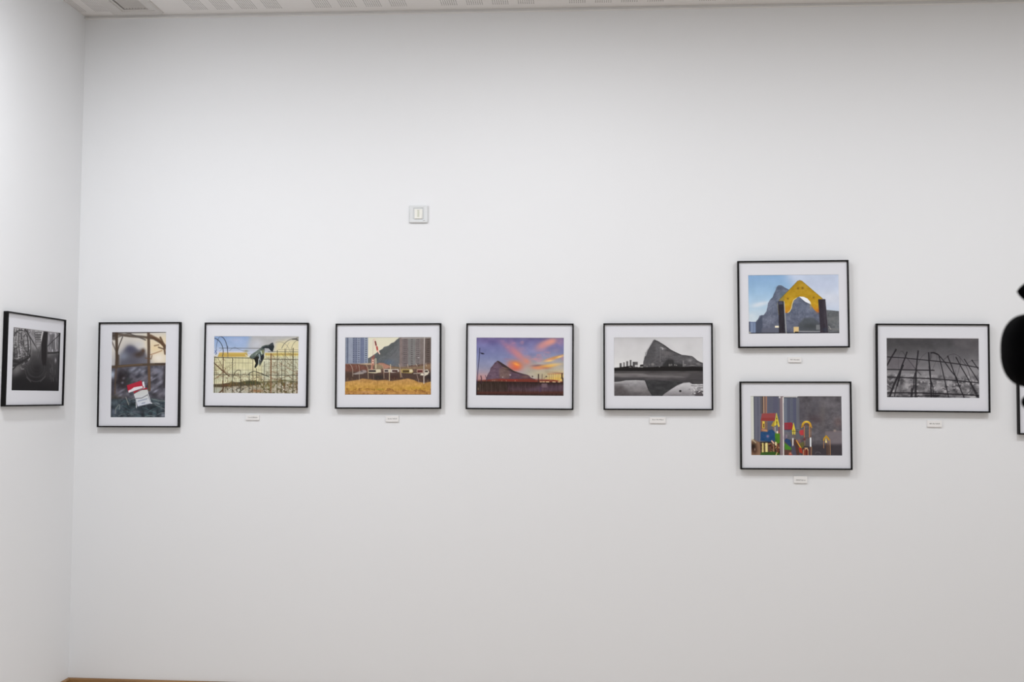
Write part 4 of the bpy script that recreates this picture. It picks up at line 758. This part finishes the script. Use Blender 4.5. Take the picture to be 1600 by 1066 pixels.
def framed(label, img, pos, rot, w=0.5, h=0.4, pw=0.406, ph=0.268, off=(0, 0), gap=0.006):
    r = thing('framed_photograph', label, 'picture', pos, rot, 'framed photographs on the gallery walls')
    obj('frame', frame_mesh(w, h, 0.0066, 0.020), M_black, r)
    obj('mat', mat_mesh(w-0.010, h-0.010, pw, ph, off[1], off[0]), M_mat, r)
    p = print_mesh(img, pw+0.001, ph+0.001, 0, r); p.location = (off[0], -0.0104, off[1])
    bm = bmesh.new(); add_box(bm, -w/2+0.005, w/2-0.005, -0.0098, -0.002, -h/2+0.005, h/2-0.005)
    obj('backing_board', bm, M_back, r)
    for sx in (-1, 1):
        bm = bmesh.new(); add_box(bm, sx*w*0.3-0.012, sx*w*0.3+0.012, -0.003, gap, h/2-0.05, h/2-0.02)
        obj('hanger', bm, M_black, r)
    return r

G, GP = (300, 198), (198, 300)
GAP = 0.006       # hung on small brackets, just clear of the wall
def onwall(x, z, a): return (x, D-GAP, H+z), (0, -a, 0)
S = [
 ('black framed photo of a yellow playground arch before a grey rock', paint_arch, 0.9469, 0.4019, 0.0089, (.002, 0)),
 ('black framed photo of coloured playground towers, hung below the yellow arch picture', paint_playground, 0.9550, -0.1517, 0.0067, (.003, -.0015)),
 ('black framed photo of torn black cloth caught on barbed fence, blue sky', paint_cloth, -1.5523, 0.1102, 0.0007, (-.001, .001)),
 ('black framed photo of dry golden grass, vans and tower blocks', paint_field, -0.9217, 0.1085, 0.0072, (-.001, 0)),
 ('black framed photo of a purple and orange sunset over a rock', paint_sunset, -0.3048, 0.1100, 0.0004, (.001, -.001)),
 ('black framed grey photo of a rock mirrored in a beach pool', paint_mirror, 0.3328, 0.1128, 0.0052, (.0025, -.001)),
 ('black framed grey photo of a leaning wire grid against dark sky', paint_grid, 1.5658, 0.1134, -0.0019, (.001, 0)),
]
for lab, fn, x, z, a, off in S:
    p, r = onwall(x, z, a); framed(lab, fn(), p, r, off=off)
p, r = onwall(-2.1187, 0.0610, 0.0070)
framed('upright black framed photo of a red and white cigarette pack', paint_pack(), p, r, 0.4, 0.5, 0.264, 0.405, (-.004, 0))
p, r = onwall(2.137, 0.067, 0.0)
framed('upright black framed picture cut off by the right edge, behind black camera', paint_plain(), p, r, 0.4, 0.5, 0.264, 0.405)
# left wall: faces +x
framed('black framed grey photo of coiled razor wire on the left wall', paint_coils(), (WL+0.002, 4.5289, H+0.1146), (0, 0.0073, math.pi/2), off=(0.013, 0.002), gap=0.002)

# ------------------------------------------------------------------ title cards
rnd = random.Random(4)
def title_card(label, x0, z0, x1, z1, words, rz=0.0, fs=0.0052, ty=0.5):
    w, h = x1-x0, z0-z1; t = 0.006
    r = thing('title_card', label, 'label card', ((x0+x1)/2, D, H+(z0+z1)/2), (0, rz, 0), 'title cards under the pictures')
    bm = bmesh.new(); add_box(bm, -w/2, w/2, -t, 0, -h/2, h/2); obj('card', bm, M_card, r, bevel=0.0004, seg=1)
    bm = bmesh.new()
    x = -w/2+w*0.16; zc = h/2-h*ty
    tot = sum(words)+0.6*(len(words)-1); step = w*0.72/tot
    for nw in words:
        for k in range(nw):
            hh = fs*(0.62 if k and rnd.random() > .25 else 1.0); cx = x+step*0.15
            zz = zc-fs/2
            # one small letter-like mark: stem plus bar or bowl
            add_box(bm, cx, cx+step*0.26, -t-0.0002, -t+0.0001, zz, zz+hh)
            add_box(bm, cx+step*0.25, cx+step*0.72, -t-0.0002, -t+0.0001, zz+hh*0.78, zz+hh)
            if rnd.random() > .4: add_box(bm, cx+step*0.25, cx+step*0.72, -t-0.0002, -t+0.0001, zz, zz+hh*.22)
            if rnd.random() > .5: add_box(bm, cx+step*0.5, cx+step*0.72, -t-0.0002, -t+0.0001, zz+hh*.2, zz+hh*.8)
            x += step
        x += step*0.6
    obj('lettering', bm, M_ink, r)
    return r
title_card('small white card under the torn cloth picture', -1.6005, -0.1255, -1.536, -0.1500, (6, 7))
title_card('small white card under the golden grass picture', -0.9320, -0.1235, -0.8715, -0.1520, (7, 7), rz=-0.012)
title_card('small white card under the grey mirrored rock picture', 0.2965, -0.1195, 0.3690, -0.1475, (5, 4, 7), ty=.42)
title_card('small white card between the two stacked playground pictures', 0.9245, 0.1605, 0.9850, 0.1360, (5, 9))
title_card('small white card below the lower playground picture, lowest on the wall', 0.9480, -0.3815, 1.0080, -0.4130, (7, 7), ty=.58)
title_card('small white card under the grey wire grid picture', 1.5430, -0.1235, 1.6080, -0.1530, (8, 7))

# ------------------------------------------------------------------ light switch high on the wall
sw = thing('light_switch', 'square pearl white light switch high on the picture wall', 'switch', (-0.788, D, H+0.8270), (0, 0.004, 0))
bm = bmesh.new()
def rring(a, b, y, rad=0.004, n=4, cz=0, cx=0):
    vs = []
    for qx, qz, a0 in ((1, 1, 0), (-1, 1, 90), (-1, -1, 180), (1, -1, 270)):
        for k in range(n+1):
            t = math.radians(a0+90*k/n)
            vs.append(bm.verts.new((cx+qx*(a/2-rad)+rad*math.cos(t), y, cz+qz*(b/2-rad)+rad*math.sin(t))))
    return vs
def bridge(R, close=True):
    n = len(R[0])
    for A, B in zip(R, R[1:]):
        for k in range(n): bm.faces.new((A[k], A[(k+1) % n], B[(k+1) % n], B[k]))
    if close: bm.faces.new(R[-1])
    bm.faces.new(R[0])
bridge([rring(.088, .084, 0), rring(.088, .084, -.006), rring(.086, .082, -.0095), rring(.081, .077, -.011), rring(.056, .060, -.0105), rring(.049, .053, -.0085), rring(.048, .052, -.006)])
obj('plate', bm, M_plate, sw)
bm = bmesh.new()
bridge([rring(.0475, .0515, -.0055, .002), rring(.0475, .0515, -.008, .002), rring(.046, .050, -.0088, .002)])
obj('inner_bezel', bm, M_plate, sw)
bm = bmesh.new()
bridge([rring(.037, .046, -.0088, .002), rring(.037, .046, -.0118, .002), rring(.035, .044, -.0128, .002), rring(.012, .036, -.0122, .002), rring(.010, .034, -.0100, .002)])
obj('rocker', bm, M_rocker, sw)
bm = bmesh.new(); bridge([rring(.006, .030, -.0095, .002), rring(.006, .030, -.0115, .002)])
obj('indicator_strip', bm, M_lens, sw)
bm = bmesh.new(); add_box(bm, .022, .032, -.0113, -.0108, -.0335, -.0305); obj('maker_mark', bm, M_mark, sw)

# ------------------------------------------------------------------ ceiling air vent
vt = thing('air_vent', 'long white slotted air vent in the ceiling near the left corner', 'vent', ((VX0+VX1)/2, (VY0+VY1)/2, ZC))
cx, cy = (VX0+VX1)/2, (VY0+VY1)/2
lx0, lx1, ly0, ly1 = -2.203-cx, -2.086-cx, 3.16-cy, 4.842-cy
ox0, ox1, oy0, oy1 = VX0-.018-cx, VX1+.022-cx, VY0-.02-cy, VY1+.028-cy
bm = bmesh.new()
def vr(x0, x1, y0, y1, z): return [bm.verts.new(p) for p in ((x0, y0, z), (x1, y0, z), (x1, y1, z), (x0, y1, z))]
R = [vr(ox0, ox1, oy0, oy1, 0), vr(ox0, ox1, oy0, oy1, -.004), vr(ox0+.006, ox1-.006, oy0+.006, oy1-.006, -.009),
     vr(lx0-.012, lx1+.034, ly0-.012, ly1+.012, -.009), vr(lx0-.010, lx1+.030, ly0-.01, ly1+.01, -.003), vr(lx0, lx1+.004, ly0, ly1, -.003), vr(lx0, lx1+.004, ly0, ly1, .06)]
for A, B in zip(R, R[1:]):
    for k in range(4): bm.faces.new((A[k], A[(k+1) % 4], B[(k+1) % 4], B[k]))
obj('vent_frame', bm, M_vent, vt)
bm = bmesh.new(); add_box(bm, lx0, lx1+.004, ly0, ly1, .055, .075); obj('duct_lining', bm, M_dark, vt)
n = 8
for k in range(n):
    x = lx0+.017+(lx1-lx0-.016)*k/(n-1)
    bm = bmesh.new()
    sec = [(x-.0085, -.0005), (x-.0080, -.0020), (x+.0035, .0085), (x+.0028, .0100)]
    A = [bm.verts.new((a, ly0+.001, b)) for a, b in sec]; B = [bm.verts.new((a, ly1-.004, b)) for a, b in sec]
    for i in range(4): bm.faces.new((A[i], A[(i+1) % 4], B[(i+1) % 4], B[i]))
    bm.faces.new(A); bm.faces.new(B)
    obj('slat', bm, M_vent, vt)

# ------------------------------------------------------------------ out-of-focus video camera on its stand at the right edge
vc = thing('video_camera', 'blurred black video camera cut off by the right edge of the view', 'camera', (0.56, 1.2, 0))
def superblock(bm, c, half, e=3.0, nu=40, nv=24):
    def sp(v, p): return math.copysign(abs(v)**p, v)
    p = 2/e; rings = []
    for j in range(1, nv):
        ph = -math.pi/2+math.pi*j/nv; row = []
        for i in range(nu):
            th = 2*math.pi*i/nu
            row.append(bm.verts.new((c[0]+half[0]*sp(math.cos(ph), p)*sp(math.cos(th), p), c[1]+half[1]*sp(math.sin(ph), p), c[2]+half[2]*sp(math.cos(ph), p)*sp(math.sin(th), p))))
        rings.append(row)
    for A, B in zip(rings, rings[1:]):
        for k in range(nu): bm.faces.new((A[k], A[(k+1) % nu], B[(k+1) % nu], B[k]))
    bm.faces.new(rings[0]); bm.faces.new(rings[-1])
zb = H+0.0475
bm = bmesh.new(); superblock(bm, (-.0735, 0, zb), (.0275, .034, .0405), 2.4); obj('lens_hood', bm, M_rubber, vc, smooth=True)
bm = bmesh.new(); add_box(bm, -.058, .15, -.03, .06, zb-.038, zb+.038); obj('camera_body', bm, M_dull, vc, bevel=.012, seg=4)
bm = bmesh.new(); lathe(bm, [(.0008, -.0862), (.005, -.083), (.0095, -.078), (.0145, -.070), (.0165, -.06), (.0165, .13), (.012, .14)], 28, 'x', (0, 0, H+.1122))
obj('carry_handle', bm, M_rubber, vc, smooth=True)
bm = bmesh.new(); add_box(bm, .05, .07, -.008, .008, zb+.033, H+.105); obj('handle_bracket', bm, M_dull, vc)
bm = bmesh.new(); add_box(bm, .12, .14, -.008, .008, zb+.033, H+.105); obj('handle_bracket', bm, M_dull, vc)
bm = bmesh.new(); lathe(bm, [(.0008, -.0835), (.005, -.0815), (.0095, -.077), (.012, -.070), (.012, .0), (.008, .01)], 24, 'x', (0, 0, H-.0093))
obj('tilt_lever', bm, M_rubber, vc, smooth=True)
bm = bmesh.new(); add_box(bm, -.005, .13, -.02, .04, H-.025, zb-.034); obj('tripod_head', bm, M_dull, vc, bevel=.006, seg=2)
bm = bmesh.new(); lathe(bm, [(.016, .03), (.016, .7), (.013, .705), (.013, H-.02)], 24, 'z', (.07, 0, 0)); obj('column', bm, M_dull, vc, smooth=True)
bm = bmesh.new(); lathe(bm, [(.15, .0), (.15, .012), (.13, .022), (.03, .034), (.018, .05)], 40, 'z', (.07, 0, 0)); obj('stand_base', bm, M_dull, vc, smooth=True)

# ------------------------------------------------------------------ light
def area(name, loc, size, power, col, sy=None, rot=(0, 0, 0)):
    l = bpy.data.lights.new(name, 'AREA'); l.energy = power; l.color = col
    if sy: l.shape = 'RECTANGLE'; l.size = size; l.size_y = sy
    else: l.shape = 'DISK'; l.size = size
    o = bpy.data.objects.new(name, l); C.objects.link(o); o.location = loc; o.rotation_euler = rot
    return o
for (x, y, pw) in [(-1.8, D-1.7, 30.8), (-0.2, D-1.3, 13.6), (0.8, D-1.3, 5.1), (1.9, D-1.7, 22.7), (3.1, D-1.7, 7.2), (-1.4, D-2.6, 6.1), (1.5, D-2.6, 5.3)]:
    area('ceiling_downlight', (x, y, ZC-0.02), 0.16, pw, (0.978, 0.995, 1.03))

w = bpy.data.worlds.new('World'); bpy.context.scene.world = w; w.use_nodes = True
bg = w.node_tree.nodes['Background']; bg.inputs['Color'].default_value = (1.0, 0.995, 0.99, 1); bg.inputs['Strength'].default_value = 0.60

# ------------------------------------------------------------------ camera
cam = bpy.data.cameras.new('camera'); co = bpy.data.objects.new('camera', cam); C.objects.link(co)
yaw, pitch, roll = 0.069275, 0.046261, -0.007059
Ry = Matrix.Rotation(yaw, 3, 'Z'); Rx = Matrix.Rotation(pitch, 3, 'X'); Rr = Matrix.Rotation(roll, 3, 'Y')
base = Matrix(((1, 0, 0), (0, 0, -1), (0, 1, 0)))     # camera -Z looks along +Y
co.matrix_world = Matrix.Translation((0, 0, H)) @ (Ry @ Rx @ Rr @ base).to_4x4()
cam.sensor_width = 36; cam.sensor_fit = 'HORIZONTAL'; cam.lens = 36*1657.664/1600
cam.clip_start = 0.05; cam.clip_end = 100
cam.dof.use_dof = True; cam.dof.focus_distance = 4.95; cam.dof.aperture_fstop = 8.0
sc = bpy.context.scene; sc.camera = co
sc.view_settings.view_transform = 'Standard'; sc.view_settings.look = 'None'
sc.view_settings.gamma = 1; sc.view_settings.use_curve_mapping = False
sc.view_settings.exposure = 0.04
